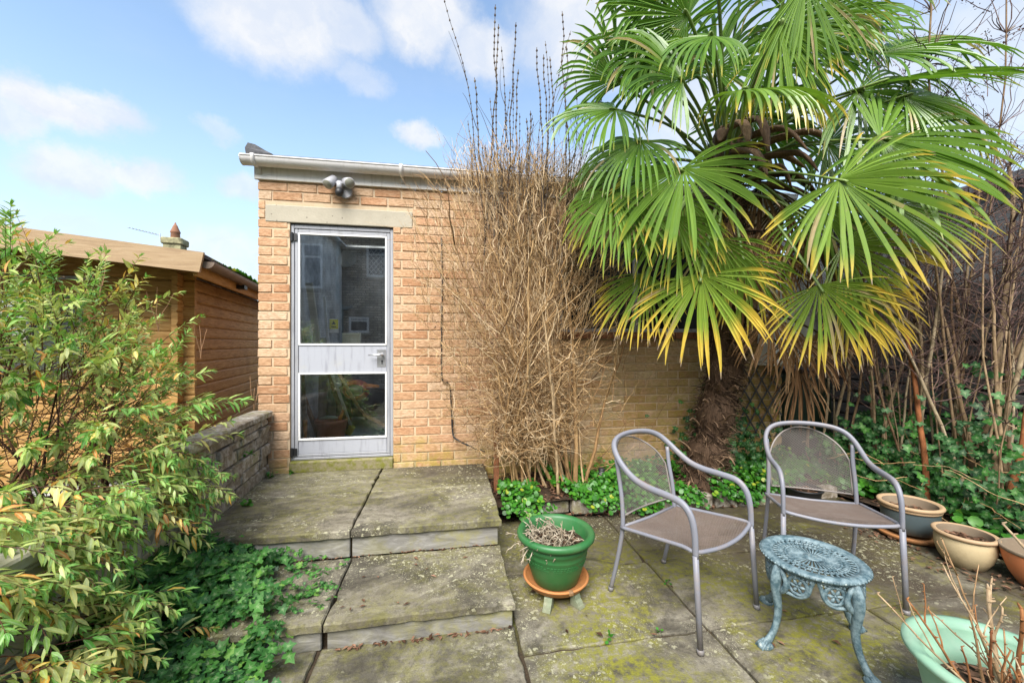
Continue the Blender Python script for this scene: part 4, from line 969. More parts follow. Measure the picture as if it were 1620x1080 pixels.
for q in range(4):
    a = math.pi / 2 * q; M = Matrix.Rotation(a, 4, 'Z')
    b = MB(True)
    path = [(0.165, 0, 0.352), (0.185, 0, 0.315), (0.196, 0, 0.27), (0.190, 0, 0.21), (0.184, 0, 0.15), (0.196, 0, 0.09), (0.220, 0, 0.045), (0.242, 0, 0.022), (0.262, 0, 0.010)]
    b.tube(smooth_path(path, 3), [0.030, 0.031, 0.032, 0.031, 0.030, 0.028, 0.026, 0.024, 0.022, 0.021, 0.020, 0.0185, 0.018, 0.0175, 0.017, 0.0165, 0.016, 0.0165, 0.017, 0.018, 0.019, 0.019, 0.017, 0.014, 0.010], 8, flat=(1.0, 0.68), up=(0, 1, 0), M=M)
    lg = obj('leg', b, VERDI, ts)
    b = MB(True)                                                   # raised spine of beads down the leg
    for k in range(16):
        u = k / 15; z = 0.26 - 0.19 * u; x = 0.2045 - 0.012 * math.sin(u * 3.0)
        b.lathe([(0, -0.005), (0.005, -0.002), (0.005, 0.002), (0, 0.005)], 5, M @ Matrix.Translation((x + 0.004, 0, z)))
    obj('bead_row', b, VERDI, lg)
    b = MB(True)                                                   # scrolled paw foot
    b.lathe([(0, 0), (0.026, 0.001), (0.030, 0.008), (0.024, 0.018), (0.012, 0.026), (0, 0.030)], 12, M @ Matrix.Translation((0.252, 0, 0)) @ Matrix.Diagonal((1.25, 0.95, 1, 1)))
    for da in (-0.6, 0, 0.6): b.tube([M @ Vector((0.246, 0.012 * da, 0.030)), M @ Vector((0.268, 0.024 * da, 0.016)), M @ Vector((0.284, 0.030 * da, 0.003))], [0.007, 0.007, 0.004], 6)
    obj('foot', b, VERDI, lg)
    # pierced bracket with a flower in a ring, either side of the leg
    for sd_ in (1, -1):
        b = MB(True); rad = 0.172
        cyl = lambda ang, z, off=0.0: M @ Vector(((rad + off) * math.cos(ang), (rad + off) * math.sin(ang), z))
        a0 = sd_ * 0.42
        ring = [cyl(a0 + 0.20 * math.cos(t_), 0.298 + 0.036 * math.sin(t_)) for t_ in [2 * math.pi * k / 18 for k in range(19)]]
        b.tube(ring, 0.0085, 6, caps=False)
        for k in range(6):
            t_ = math.pi / 3 * k; b.tube([cyl(a0, 0.298), cyl(a0 + 0.10 * math.cos(t_), 0.298 + 0.018 * math.sin(t_), 0.004), cyl(a0 + 0.19 * math.cos(t_), 0.298 + 0.034 * math.sin(t_))], [0.004, 0.0075, 0.003], 5)
        b.lathe([(0, -0.007), (0.008, 0), (0, 0.007)], 8, Matrix.Translation(cyl(a0, 0.298, 0.004)))
        b.tube(smooth_path([cyl(sd_ * 0.10, 0.245), cyl(sd_ * 0.25, 0.250), cyl(sd_ * 0.45, 0.252), cyl(sd_ * 0.62, 0.275), cyl(sd_ * 0.68, 0.31), cyl(sd_ * 0.74, 0.34), cyl(sd_ * 0.785, 0.352)], 3), 0.0085, 6)
        b.tube(smooth_path([cyl(sd_ * 0.02, 0.35, 0.012), cyl(sd_ * 0.14, 0.325, 0.014), cyl(sd_ * 0.20, 0.285, 0.012), cyl(sd_ * 0.12, 0.25, 0.012), cyl(sd_ * 0.03, 0.225, 0.014)], 3), [0.010] * 6 + [0.013] * 4 + [0.006] * 3, 6)
        b.tube([cyl(sd_ * u, 0.346) for u in (0.0, 0.2, 0.4, 0.6, 0.785)], 0.011, 6)
        for k in range(7): b.lathe([(0, -0.008), (0.007, 0), (0, 0.008)], 6, Matrix.Translation(cyl(sd_ * (0.24 + 0.075 * k), 0.336 + 0.005 * math.sin(k * 2), 0.006)))
        obj('scroll_bracket', b, VERDI, lg)

# ================================================================ plant pots
def soil_disc(r, z, parent, lump=0.012, seed=1):
    rs = random.Random(seed); V = [(0, 0, z + lump)]; F = []; K = 22
    for i in range(1, 6):
        for j in range(K):
            a = 2 * math.pi * j / K; q = r * i / 5; V.append((q * math.cos(a), q * math.sin(a), z + rs.uniform(-1, 1) * lump * (1 if i < 5 else 0.3)))
    for j in range(K): F.append((0, 1 + j, 1 + (j + 1) % K))
    for i in range(4):
        for j in range(K): F.append((1 + i * K + j, 1 + (i + 1) * K + j, 1 + (i + 1) * K + (j + 1) % K, 1 + i * K + (j + 1) % K))
    return obj('soil', mesh_np('soil', V, F, True), SOIL, parent)
def leaf_bits(mb, n, rx, ry, z, seed, size=(0.012, 0.03), lift=0.012, cx=0, cy=0):
    rs = random.Random(seed)
    for i in range(n):
        a = rs.uniform(0, 6.28); q = math.sqrt(rs.random()); x, y = cx + rx * q * math.cos(a), cy + ry * q * math.sin(a)
        L = rs.uniform(*size); W = L * rs.uniform(0.3, 0.55); th = rs.uniform(0, 6.28); c, s_ = math.cos(th), math.sin(th)
        zz = z(x, y) if callable(z) else z
        zz += rs.uniform(0.002, lift); cu = rs.uniform(0.2, 0.7) * W; tl = rs.uniform(-0.5, 0.5) * L * 0.5
        mb.tint = rs.random()
        P = lambda u, v, h: (x + c * u - s_ * v, y + s_ * u + c * v, zz + h)
        mb.add([P(-L, 0, -tl * 0.6), P(-L * 0.2, -W, cu), P(L, 0, tl), P(-L * 0.1, W, cu), P(0, 0, 0)], [(0, 1, 4), (1, 2, 4), (2, 3, 4), (3, 0, 4)])
# --- green pot on its saucer
sa = thing('plant_saucer', 'round terracotta saucer under the green pot, its rim chipped', 'saucer', (0.583, 2.035, 0.058))
b = MB(True); b.lathe([(0.0, 0.0), (0.135, 0.0), (0.150, 0.006), (0.172, 0.036), (0.176, 0.040), (0.168, 0.046), (0.160, 0.040), (0.142, 0.014), (0.0, 0.012)], 40); obj('dish', b, TERRA, sa)
b = MB(); b.box(-0.012, 0.012, -0.179, -0.155, 0.028, 0.048, 0.004); obj('crack', b, BROWNWOOD, sa, (0.03, 0, 0))
for i, a in enumerate((-2.12, -1.02, 1.57)):
    ft = tag(MBo := obj('pot_foot', (lambda m_: (m_.prism([(0, 0), (0.062, 0), (0.056, 0.012), (0.050, 0.014), (0.044, 0.028), (0.034, 0.034), (0.030, 0.050), (0.026, 0.055), (0, 0.055)], -0.020, 0.020, Matrix(((1, 0, 0, 0), (0, 0, 1, 0), (0, 1, 0, 0), (0, 0, 0, 1)))), m_)[1])(MB()), FOOTGREEN),
        ['small green stepped pot foot under the saucer, nearest the steps', 'small green stepped pot foot under the saucer, nearest the armchair', 'small green stepped pot foot hidden behind the saucer'][i], 'pot foot', 'feet under the green pot')
    ft.location = (0.583 + 0.118 * math.cos(a), 2.035 + 0.118 * math.sin(a), 0.001); ft.rotation_euler = (0, 0, a)
gp = thing('plant_pot', 'round green plastic plant pot with rolled rim and dead grey stems', 'plant pot', (0.583, 2.04, 0.071))
b = MB(True); b.lathe([(0.0, 0.0), (0.112, 0.0), (0.120, 0.008), (0.138, 0.06), (0.155, 0.115), (0.166, 0.158), (0.168, 0.162), (0.1665, 0.166), (0.172, 0.190), (0.176, 0.194), (0.176, 0.206), (0.173, 0.211), (0.176, 0.226)], 56)
obj('body', b, GREENPOT, gp)
b = MB(True); b.lathe([(0.176, 0.226), (0.196, 0.229), (0.206, 0.238), (0.208, 0.250), (0.202, 0.262), (0.190, 0.266), (0.176, 0.262), (0.168, 0.25), (0.158, 0.18), (0.148, 0.12)], 56); obj('rim', b, GREENPOT, gp)
b = MB()
for r_ in range(3):
    for k in range(58):
        if (k + r_) % 6 == 0: continue
        a = 2 * math.pi * k / 58 + r_ * 0.02; z = 0.118 + 0.010 * r_; rr = 0.1565 + 0.0033 * r_
        b.box(-0.0065, 0.0065, -0.001, 0.0015, 0, 0.004, 0, Matrix.Rotation(a, 4, 'Z') @ Matrix.Translation((0, -rr, z)))
obj('weave_band', b, GREENPOT, gp)
soil_disc(0.160, 0.195, gp)
b = MB(); leaf_bits(b, 70, 0.12, 0.12, 0.205, 5, (0.008, 0.02)); obj('dry_leaves', b, LITTER, gp, kind='stuff')
random.seed(31); b = MB(True)
for i in range(110):
    a = random.uniform(0, 6.28); q = 0.13 * math.sqrt(random.random()); x, y = q * math.cos(a) - 0.04, q * math.sin(a)
    p = Vector((x, y, 0.20)); d = Vector((random.uniform(-0.9, 0.35), random.uniform(-0.6, 0.4), random.uniform(0.6, 1.2))).normalized()
    pts = [p.copy()]; L = random.uniform(0.06, 0.17); n = 6
    for k in range(n):
        d = (d + Vector((random.uniform(-0.5, 0.4), random.uniform(-0.5, 0.4), random.uniform(-0.75, 0.30)))).normalized(); p = p + d * L / n; pts.append(p.copy())
    b.tint = random.random(); b.tube(pts, [0.0022] * 4 + [0.003, 0.0025, 0.0015], 4)
    for k in range(3):
        j = random.randrange(2, 6); b.tube([pts[j], pts[j] + Vector((random.uniform(-1, 1), random.uniform(-1, 1), random.uniform(-0.7, 0.5))) * 0.020], [0.0035, 0.002], 4)
obj('dead_stems', b, GREYTWIG, gp)

def bowl(name, label, loc, prof_out, rimprof, inner, mat, rimmat, soil_r, soil_z, rz=0, sx=1.0, seed=3, inmat=None):
    pt = thing(name, label, 'plant pot', loc, rz); M = Matrix.Diagonal((sx, 1, 1, 1))
    b = MB(True); b.lathe(prof_out, 48, M); obj('body', b, mat, pt)
    b = MB(True); b.lathe(rimprof, 48, M); obj('rim', b, rimmat, pt)
    b = MB(True); b.lathe(inner, 48, M); obj('inner_wall', b, inmat or INPOT, pt)
    if soil_r:
        s_ = soil_disc(soil_r, soil_z, pt, seed=seed); s_.scale = (sx, 1, 1)
        b = MB(); leaf_bits(b, 90, soil_r * 0.9 * sx, soil_r * 0.9, soil_z, seed, (0.010, 0.028), 0.02); obj('dry_leaves', b, LITTER, pt, kind='stuff')
    return pt
cp = bowl('plant_pot', 'cream glazed round plant pot between the blue-grey pot and the terracotta pot', (3.085, 1.875, 0.004),
     [(0, 0), (0.082, 0), (0.088, 0.005), (0.114, 0.05), (0.130, 0.105), (0.131, 0.145), (0.126, 0.172)],
     [(0.126, 0.172), (0.136, 0.176), (0.142, 0.185), (0.139, 0.195), (0.128, 0.198), (0.118, 0.193)], [(0.118, 0.193), (0.114, 0.176), (0.117, 0.14), (0.11, 0.09)], CREAM, CREAMRIM, 0.116, 0.145, seed=8)
bp_ = bowl('plant_pot', 'wide oval blue-grey glazed plant pot with tan rim beside the armchair', (3.165, 2.215, 0.045),
     [(0, 0), (0.112, 0), (0.119, 0.005), (0.136, 0.06), (0.143, 0.115), (0.143, 0.152)],
     [(0.143, 0.152), (0.150, 0.155), (0.153, 0.163), (0.151, 0.170), (0.157, 0.174), (0.163, 0.186), (0.158, 0.196), (0.143, 0.196), (0.134, 0.188)], [(0.134, 0.188), (0.129, 0.16), (0.125, 0.10)], BLUEGLAZE, CREAMRIM, 0.130, 0.125, rz=R(-20), sx=1.08, seed=12)
random.seed(2); b = MB()
for i in range(24): b.tint = random.random() * 0.6; x, y = random.uniform(-0.10, -0.02), random.uniform(-0.05, 0.05); s_ = 0.010; b.add([(x - s_, y, 0.14), (x, y - s_, 0.15), (x + s_, y, 0.145), (x, y + s_, 0.15)], [(0, 1, 2, 3)])
obj('seedlings', b, COVERLEAF, bp_, kind='stuff')
bs = thing('plant_saucer', 'cracked brown saucer under the oval blue-grey pot', 'saucer', (3.165, 2.215, 0.004), R(-20))
b = MB(True); b.lathe([(0, 0.0), (0.14, 0), (0.165, 0.012), (0.178, 0.036), (0.172, 0.040), (0.155, 0.022), (0, 0.018)], 40, Matrix.Diagonal((1.08, 1, 1, 1))); obj('dish', b, TERRA, bs)
bowl('plant_pot', 'orange terracotta plant pot with dark lip at the edge of the picture', (3.20, 1.625, 0.004),
     [(0, 0), (0.075, 0), (0.082, 0.004), (0.115, 0.06), (0.138, 0.13), (0.146, 0.178)],
     [(0.146, 0.178), (0.150, 0.180), (0.152, 0.196), (0.147, 0.20), (0.138, 0.198)], [(0.138, 0.198), (0.135, 0.17), (0.12, 0.10)], TERRA2, INPOT, 0.118, 0.11, seed=15)
kp = bowl('plant_pot', 'low black plastic pot on the bed behind the armchair', (2.86, 2.74, 0.06),
     [(0, 0), (0.10, 0), (0.125, 0.10)], [(0.125, 0.10), (0.135, 0.102), (0.135, 0.112), (0.122, 0.112)], [(0.122, 0.112), (0.105, 0.04)], BLACK, BLACK, 0.115, 0.07, seed=16, inmat=BLACK)
gp2 = bowl('plant_pot', 'large pale green plastic pot of bare cut stems in the foreground', (1.735, 0.940, 0.02),
     [(0, 0), (0.15, 0), (0.16, 0.006), (0.185, 0.10), (0.205, 0.20), (0.214, 0.272)],
     [(0.214, 0.272), (0.235, 0.276), (0.248, 0.290), (0.246, 0.304), (0.228, 0.308), (0.208, 0.302), (0.200, 0.285)], [(0.200, 0.285), (0.188, 0.235), (0.176, 0.232), (0.170, 0.20), (0.168, 0.16)], PALEGREEN, PALEGREEN, 0.165, 0.19, seed=18, inmat=PALEGREEN)
sg = thing('plant_saucer', 'pale green plastic saucer under the foreground pot', 'saucer', (1.735, 0.940, 0.002))
b = MB(True); b.lathe([(0, 0), (0.20, 0), (0.235, 0.03), (0.243, 0.038), (0.236, 0.040), (0.205, 0.012), (0, 0.010)], 40); obj('dish', b, PALEGREEN, sg)
random.seed(77)
def bare_stem(mb, p, d, L, r0, n=7, wob=0.10, buds=True, tint=None, taper=0.55):
    pts = [Vector(p)]; d = Vector(d).normalized()
    for k in range(n): d = (d + Vector((random.uniform(-1, 1), random.uniform(-1, 1), random.uniform(-0.6, 0.9))) * wob).normalized(); pts.append(pts[-1] + d * L / n)
    mb.tint = random.random() if tint is None else tint
    mb.tube(pts, [r0 * (1 - (1 - taper) * k / n) for k in range(n + 1)], 6)
    if buds:
        for k in range(1, n + 1):
            a = random.uniform(0, 6.28); q = pts[k]; u = Vector((math.cos(a), math.sin(a), 0.6))
            mb.tube([q, q + u * r0 * 2.0], [r0 * 0.75, r0 * 0.3], 4)
    return pts
b = MB(True)
S0 = (-0.02, 0.0, 0.19)
for (p, d, L, r0, tn) in [((0.04, 0.0, 0.18), (0.30, 0.10, 1.0), 0.52, 0.0105, 0.9), ((0.0, 0.03, 0.18), (0.05, 0.10, 1.0), 0.34, 0.008, 0.8), ((-0.03, 0.02, 0.18), (-0.35, 0.10, 1.0), 0.26, 0.0055, 0.1),
      ((-0.07, 0.0, 0.18), (-0.9, 0.45, 0.9), 0.42, 0.0042, 0.75), ((-0.06, 0.04, 0.18), (-0.75, 0.35, 1.0), 0.34, 0.005, 0.3), ((0.02, -0.02, 0.18), (-0.2, 0.3, 1.0), 0.42, 0.004, 0.8), ((0.03, 0.05, 0.18), (-0.12, 0.35, 1.1), 0.46, 0.0038, 0.55),
      ((0.06, 0.02, 0.18), (0.05, 0.12, 1), 0.30, 0.008, 0.25), ((0.02, 0.02, 0.18), (-0.25, 0.05, 1), 0.26, 0.006, 0.6), ((-0.05, -0.03, 0.18), (-0.1, 0.0, 1), 0.16, 0.005, 0.1), ((-0.08, 0.05, 0.18), (-0.15, 0.0, 1), 0.17, 0.004, 0.2), ((0.0, 0.06, 0.18), (0.0, 0.2, 1), 0.25, 0.005, 0.5)]:
    pts = bare_stem(b, p, d, L, r0, 8, 0.10, True, tn)
    if L > 0.3:
        for k in (4, 6): bare_stem(b, pts[k], (random.uniform(-0.8, 0.8), random.uniform(-0.3, 0.8), 0.8), L * 0.35, r0 * 0.55, 5, 0.15, True, tn)
for i in range(16): bare_stem(b, (random.uniform(-0.09, 0.08), random.uniform(-0.08, 0.08), 0.18), (random.uniform(-0.7, 0.6), random.uniform(-0.3, 0.7), 1), random.uniform(0.10, 0.3), random.uniform(0.002, 0.004), 6, 0.16, True)
obj('bare_stems', b, m_bark('cut_stem', [(0.0, (0.22, 0.07, 0.03)), (0.3, (0.36, 0.16, 0.06)), (0.6, (0.46, 0.30, 0.16)), (1.0, (0.58, 0.46, 0.31))]), gp2)

# ---- small solar light and rusty post in the bed
so = thing('solar_light', 'small black ringed solar stake light in the ground cover', 'garden light', (1.30, 3.14, 0.14))
b = MB(True); b.tube([(0, 0, -0.05), (0, 0, 0.07)], 0.008, 8); obj('stake', b, BLACK, so)
b = MB(True); b.lathe([(0.018, 0.05), (0.022, 0.055), (0.022, 0.12), (0.018, 0.125)], 16); obj('lens', b, m_plastic('frosted_lens', (0.42, 0.42, 0.40), 0.4), so)
for k in range(4): b = MB(True); b.lathe([(0.020, 0), (0.0265, 0.002), (0.0265, 0.007), (0.020, 0.009)], 16, Matrix.Translation((0, 0, 0.056 + 0.017 * k))); obj('ring', b, BLACK, so)
b = MB(True); b.lathe([(0.029, 0.124), (0.029, 0.134), (0.022, 0.142), (0, 0.146)], 16); obj('cap', b, BLACK, so)
b = MB(); b.box(-0.021, 0.021, -0.021, 0.021, -0.05, 0.62, 0.003)
po = tag(obj('rusty_post', b, RUST, None, (0.405, 3.16, 0.10)), 'rusty square metal post standing at the corner of the landing', 'post')

# ================================================================ things kept inside the outbuilding
PALEWOOD = m_wood('pale_tool_wood', (0.34, 0.19, 0.09), (0.52, 0.32, 0.17), (0.64, 0.44, 0.26), grain=(30, 30, 6))
bk = thing('bucket', 'brown terracotta-coloured bucket of hand tools behind the lower door glass', 'bucket', (-1.15, 4.25, 0.341))
b = MB(True); b.lathe([(0, 0), (0.115, 0), (0.118, 0.01), (0.148, 0.19), (0.158, 0.195), (0.160, 0.225), (0.152, 0.228), (0.146, 0.19), (0.11, 0.02), (0, 0.015)], 28); obj('shell', b, m_plastic('bucket_brown', (0.52, 0.19, 0.10), 0.5), bk)
def tool(name, label, cat, pts, r, mat, k=8, extra=None, **kw):
    b = MB(True); b.tube(pts, r, k, **kw); b.smooth = True
    if extra: extra(b)
    o = obj(name, b, mat); return tag(o, label, cat)
ORANGE = m_plastic('orange_plastic', (0.75, 0.24, 0.02), 0.4); YELLOW = m_plastic('yellow_plastic', (0.62, 0.48, 0.05), 0.5); REDP = m_plastic('red_plastic', (0.60, 0.08, 0.03), 0.4)
tool('hand_fork', 'orange handled hand tool standing in the bucket', 'hand tool', [(-1.12, 4.22, 0.42), (-1.06, 4.2, 0.56), (-1.02, 4.18, 0.66)], [0.01, 0.017, 0.015], ORANGE)
tool('trowel', 'pale green handled trowel lying across the bucket rim', 'hand tool', [(-1.24, 4.16, 0.585), (-1.15, 4.13, 0.605), (-1.06, 4.12, 0.60)], [0.012, 0.02, 0.012], m_plastic('pale_handle', (0.48, 0.50, 0.36), 0.5))
tool('shears', 'orange handled shears standing left of the bucket', 'shears', [(-1.335, 4.05, 0.34), (-1.335, 4.05, 0.46), (-1.33, 4.04, 0.60)], [0.012, 0.016, 0.022], ORANGE)
gb = thing('bottle', 'green bottle with pale cap behind the bucket', 'bottle', (-1.42, 4.75, 0.341)); b = MB(True); b.lathe([(0, 0), (0.05, 0), (0.052, 0.01), (0.052, 0.26), (0.045, 0.30), (0.0, 0.30)], 18); obj('body', b, m_plastic('bottle_green', (0.02, 0.30, 0.08), 0.3), gb); b = MB(True); b.lathe([(0.045, 0.301), (0.05, 0.36), (0.03, 0.42), (0.0, 0.43)], 18); obj('cap', b, m_plastic('bottle_cap', (0.45, 0.55, 0.62), 0.4), gb)
def plank(name, label, p0, p1, w_, th, mat, cat='plank'):
    P0, P1 = Vector(p0), Vector(p1); d = P1 - P0; b = MB(); b.box(-w_ / 2, w_ / 2, -th / 2, th / 2, 0, d.length, 0.003)
    o = obj(name, b, mat); o.rotation_euler = d.to_track_quat('Z', 'Y').to_euler(); o.location = P0; return tag(o, label, cat)
plank('timber_batten', 'thin pale batten leaning behind the hinge side of the lower glass', (-1.33, 4.0, 0.36), (-1.375, 3.80, 1.12), 0.035, 0.02, GREYWOOD)
plank('timber_batten', 'dark timber batten leaning behind the green bottle', (-1.30, 4.35, 0.36), (-1.44, 4.0, 1.15), 0.04, 0.03, BROWNWOOD)
plank('timber_board', 'wide grey weathered board standing in the shadow behind the battens', (-1.37, 4.6, 0.36), (-1.37, 4.66, 1.40), 0.16, 0.02, GREYWOOD, 'board')
tool('mop', 'silver mop pole leaning behind the door with a yellow sponge end', 'mop', [(-1.00, 4.42, 0.46), (-1.09, 3.95, 1.12), (-1.12, 3.82, 1.34)], 0.014, m_plastic('pale_pole', (0.70, 0.72, 0.74), 0.4), 8)
b = MB(); b.box(-0.035, 0.035, -0.03, 0.03, -0.07, 0.03, 0.008); o = obj('sponge', b, YELLOW, None, (-1.0, 4.42, 0.43), (0.2, 0.5, 0)); tag(o, 'yellow sponge block at the foot of the silver mop pole', 'sponge')
tool('broom', 'wooden pole with a brown broad head lying behind the lower glass', 'broom', [(-1.02, 3.95, 1.08), (-0.86, 4.15, 0.68), (-0.80, 4.22, 0.60)], 0.016, PALEWOOD, 8)
b = MB(); M_ = Matrix.Translation((-0.83, 4.2, 0.62)) @ (Vector((0.23, 0.05, -0.15))).to_track_quat('Z', 'Y').to_matrix().to_4x4(); b.box(-0.05, 0.05, -0.015, 0.015, 0, 0.28, 0.003, M_); obj('head', b, PALEWOOD, bpy.data.objects['broom'])
plank('timber_batten', 'dark diagonal batten beside the silver mop pole', (-1.03, 4.45, 0.36), (-1.14, 4.0, 1.2), 0.05, 0.03, BROWNWOOD)
cr = thing('cable_reel', 'red and orange cable reel hung at the back of the outbuilding', 'cable reel', (-0.98, 4.55, 0.82))
b = MB(True)
for k in range(5): b.tube(smooth_path([((0.10 + 0.01 * k) * math.cos(a), 0.02 * k - 0.05, (0.075 + 0.008 * k) * math.sin(a)) for a in [2 * math.pi * i / 12 for i in range(12)]], 2, True), 0.008, 5)
obj('coil', b, REDP, cr); b = MB(True); b.tube([(0.08, 0, 0.05), (0.25, -0.02, 0.04)], [0.03, 0.015], 8); obj('handle', b, ORANGE, cr)
shf = thing('workbench', 'dark cluttered workbench across the back of the outbuilding', 'workbench', (-0.6, 5.1, 0.34)); b = MB(); b.box(-0.7, 1.2, -0.3, 0.3, 0.42, 0.46, 0.004); obj('top', b, DARKBOARD, shf)
for x in (-0.66, 1.12):
    for y in (-0.26, 0.22): b = MB(); b.box(x, x + 0.05, y, y + 0.05, 0, 0.419); obj('leg', b, DARKBOARD, shf)
b = MB(); b.box(-0.10, 0.10, -0.04, 0.04, 0, 0.16, 0.004); tag(obj('storage_tin', b, m_plastic('tin_cream', (0.50, 0.50, 0.36), 0.5), None, (-1.1, 4.9, 1.30)), 'cream square tin on the shelf behind the upper glass', 'tin')
b = MB(); b.box(-0.5, 0.9, -0.15, 0.15, -0.02, 0.0); tag(obj('shelf', b, GREYWOOD, None, (-0.9, 4.92, 1.297)), 'grey shelf board across the dark interior behind the upper glass', 'shelf')
sgn = thing('warning_sign', 'small yellow warning label on a white card behind the upper glass', 'sign', (-1.10, 4.15, 1.44)); b = MB(); b.box(-0.045, 0.045, 0, 0.003, 0, 0.14); obj('card', b, WHITE, sgn); b = MB(); b.box(-0.04, 0.04, -0.003, -0.0005, 0.04, 0.135); obj('label', b, m_plastic('sign_yellow', (0.75, 0.72, 0.02), 0.5), sgn)
b = MB(); b.prism([(-0.02, 0.0), (0.02, 0.0), (0, 0.035)], 0, 0.002, Matrix(((1, 0, 0, 0), (0, 0, 1, -0.006), (0, 1, 0, 0.085), (0, 0, 0, 1)))); b.box(-0.022, 0.022, -0.006, -0.004, 0.055, 0.065); obj('symbol', b, DARKGREEN, sgn)
plank('white_board', 'long cream board leaning behind the upper glass near the hinges', (-1.25, 4.3, 1.0), (-1.32, 4.12, 1.93), 0.075, 0.02, m_plastic('cream_board', (0.62, 0.58, 0.47), 0.6), 'board')
plank('white_tube', 'thin white tube leaning beside the cream board', (-1.18, 4.35, 1.0), (-1.19, 4.15, 1.80), 0.022, 0.022, WHITE, 'tube')
plank('grey_plank', 'stained grey plank leaning at the hinge side of the upper glass', (-1.37, 4.1, 0.40), (-1.40, 3.95, 1.72), 0.11, 0.02, GREYWOOD, 'plank')
# ================================================================ vegetation
def rv(a=1.0): return Vector((random.uniform(-a, a), random.uniform(-a, a), random.uniform(-a, a)))
class Leaves:
    """many leaves in one mesh; each leaf is a folded, bent blade"""
    def __init__(s): s.v = []; s.f = []; s.a = []; s.r = []
    def lance(s, p, d, n, L, W, tint, bend=0.25, fold=0.25):
        d = d.normalized(); w_ = d.cross(n); w_ = w_.normalized() if w_.length > 1e-4 else frame_of(d)[0]; n = w_.cross(d)
        b = len(s.v); st = ((0.0, 0.12), (0.3, 0.85), (0.62, 0.8), (1.0, 0.0))
        for (u, ww) in st:
            c = p + d * (L * u) - n * (bend * L * u * u)
            if ww == 0: s.v.append(tuple(c)); s.a.append(tint + 0.08); s.r.append(0.5); continue
            for k in (-1, 0, 1): q = c + w_ * (k * ww * W * 0.5) + n * (abs(k) * fold * ww * W * 0.5); s.v.append(tuple(q)); s.a.append(tint + 0.07 * abs(k) + 0.04 * u); s.r.append(1.0 - abs(k))
        for i in (0, 1): s.f += [(b + 3 * i, b + 3 * i + 1, b + 3 * i + 4, b + 3 * i + 3), (b + 3 * i + 1, b + 3 * i + 2, b + 3 * i + 5, b + 3 * i + 4)]
        s.f += [(b + 6, b + 7, b + 9), (b + 7, b + 8, b + 9)]
    def outline(s, p, d, n, size, pts, tint, cup=0.1):
        d = d.normalized(); w_ = d.cross(n); w_ = w_.normalized() if w_.length > 1e-4 else frame_of(d)[0]; n = w_.cross(d)
        b = len(s.v); s.v.append(tuple(p + d * size * 0.3)); s.a.append(tint); s.r.append(1.0)
        for (u, v) in pts: s.v.append(tuple(p + d * (u * size) + w_ * (v * size) + n * (cup * size * (abs(v) * 0.8 + (u - 0.4) ** 2)))); s.a.append(tint - 0.05); s.r.append(0.45 if abs(v) < 0.05 or abs(v) > 0.4 else 0.0)
        m_ = len(pts); s.f += [(b, b + 1 + i, b + 1 + (i + 1) % m_) for i in range(m_)]
    def mesh(s, name): return mesh_np(name, s.v, s.f, True, {'tint': s.a, 'rib': s.r})
IVY = [(0, 0.0), (-0.12, 0.18), (0.02, 0.42), (0.28, 0.24), (0.45, 0.46), (0.62, 0.20), (1.0, 0.0), (0.62, -0.20), (0.45, -0.46), (0.28, -0.24), (0.02, -0.42), (-0.12, -0.18)]
ROUND = [(0, 0), (0.1, 0.34), (0.45, 0.5), (0.8, 0.36), (0.95, 0.0), (0.8, -0.36), (0.45, -0.5), (0.1, -0.34)]

# ---------------------------------------------------------------- the palm
CR0 = Vector((2.26, 2.86, 2.66))
palm = thing('palm_tree', 'fan palm with shaggy fibrous trunk and yellow-tipped fronds before the brick wall', 'palm tree', (2.23, 3.10, 0.10))
PB = Vector(palm.location)
CAMR = Vector((math.cos(YAW), -math.sin(YAW), 0)); UP = Vector((0, 0, 1))
TOW = Vector((-0.55, -0.80, 0.05)).normalized()
tp = smooth_path([(2.23, 3.10, 0.05), (2.24, 3.09, 0.35), (2.31, 3.07, 0.7), (2.38, 3.04, 1.1), (2.38, 3.0, 1.6), (2.32, 2.93, 2.1), (2.26, 2.87, 2.55), (2.22, 2.84, 2.95)], 4)
b = MB(True); b.tint = 0.25; random.seed(5)
b.tube([p - PB for p in tp], [0.115 + 0.03 * random.random() + (0.05 if i < 3 else 0) + 0.02 * math.sin(i * 1.7) for i in range(len(tp))], 14); obj('trunk', b, FIBRE, palm)
b = MB(True)                                                        # hairy fibre and old leaf bases
for i in range(3000):
    u = random.random() ** 1.2; q = tp[int(u * (len(tp) - 1))]; a = random.uniform(0, 6.28); r0 = 0.12 + (0.05 if u < 0.15 else 0)
    p = q + Vector((math.cos(a) * r0, math.sin(a) * r0, random.uniform(-0.08, 0.08))); d = Vector((math.cos(a + 1.2) * 0.7, math.sin(a + 1.2) * 0.7, random.uniform(-0.8, 0.4)))
    pts = [p]
    for k in range(4): d = (d + rv(0.45) + Vector((math.cos(a), math.sin(a), 0)) * 0.1).normalized(); pts.append(pts[-1] + d * random.uniform(0.015, 0.04))
    b.tint = random.random() ** 1.5; b.tube([x - PB for x in pts], [0.004, 0.004, 0.0036, 0.003, 0.0015], 3, caps=False)
obj('trunk_fibre', b, FIBRE, palm)
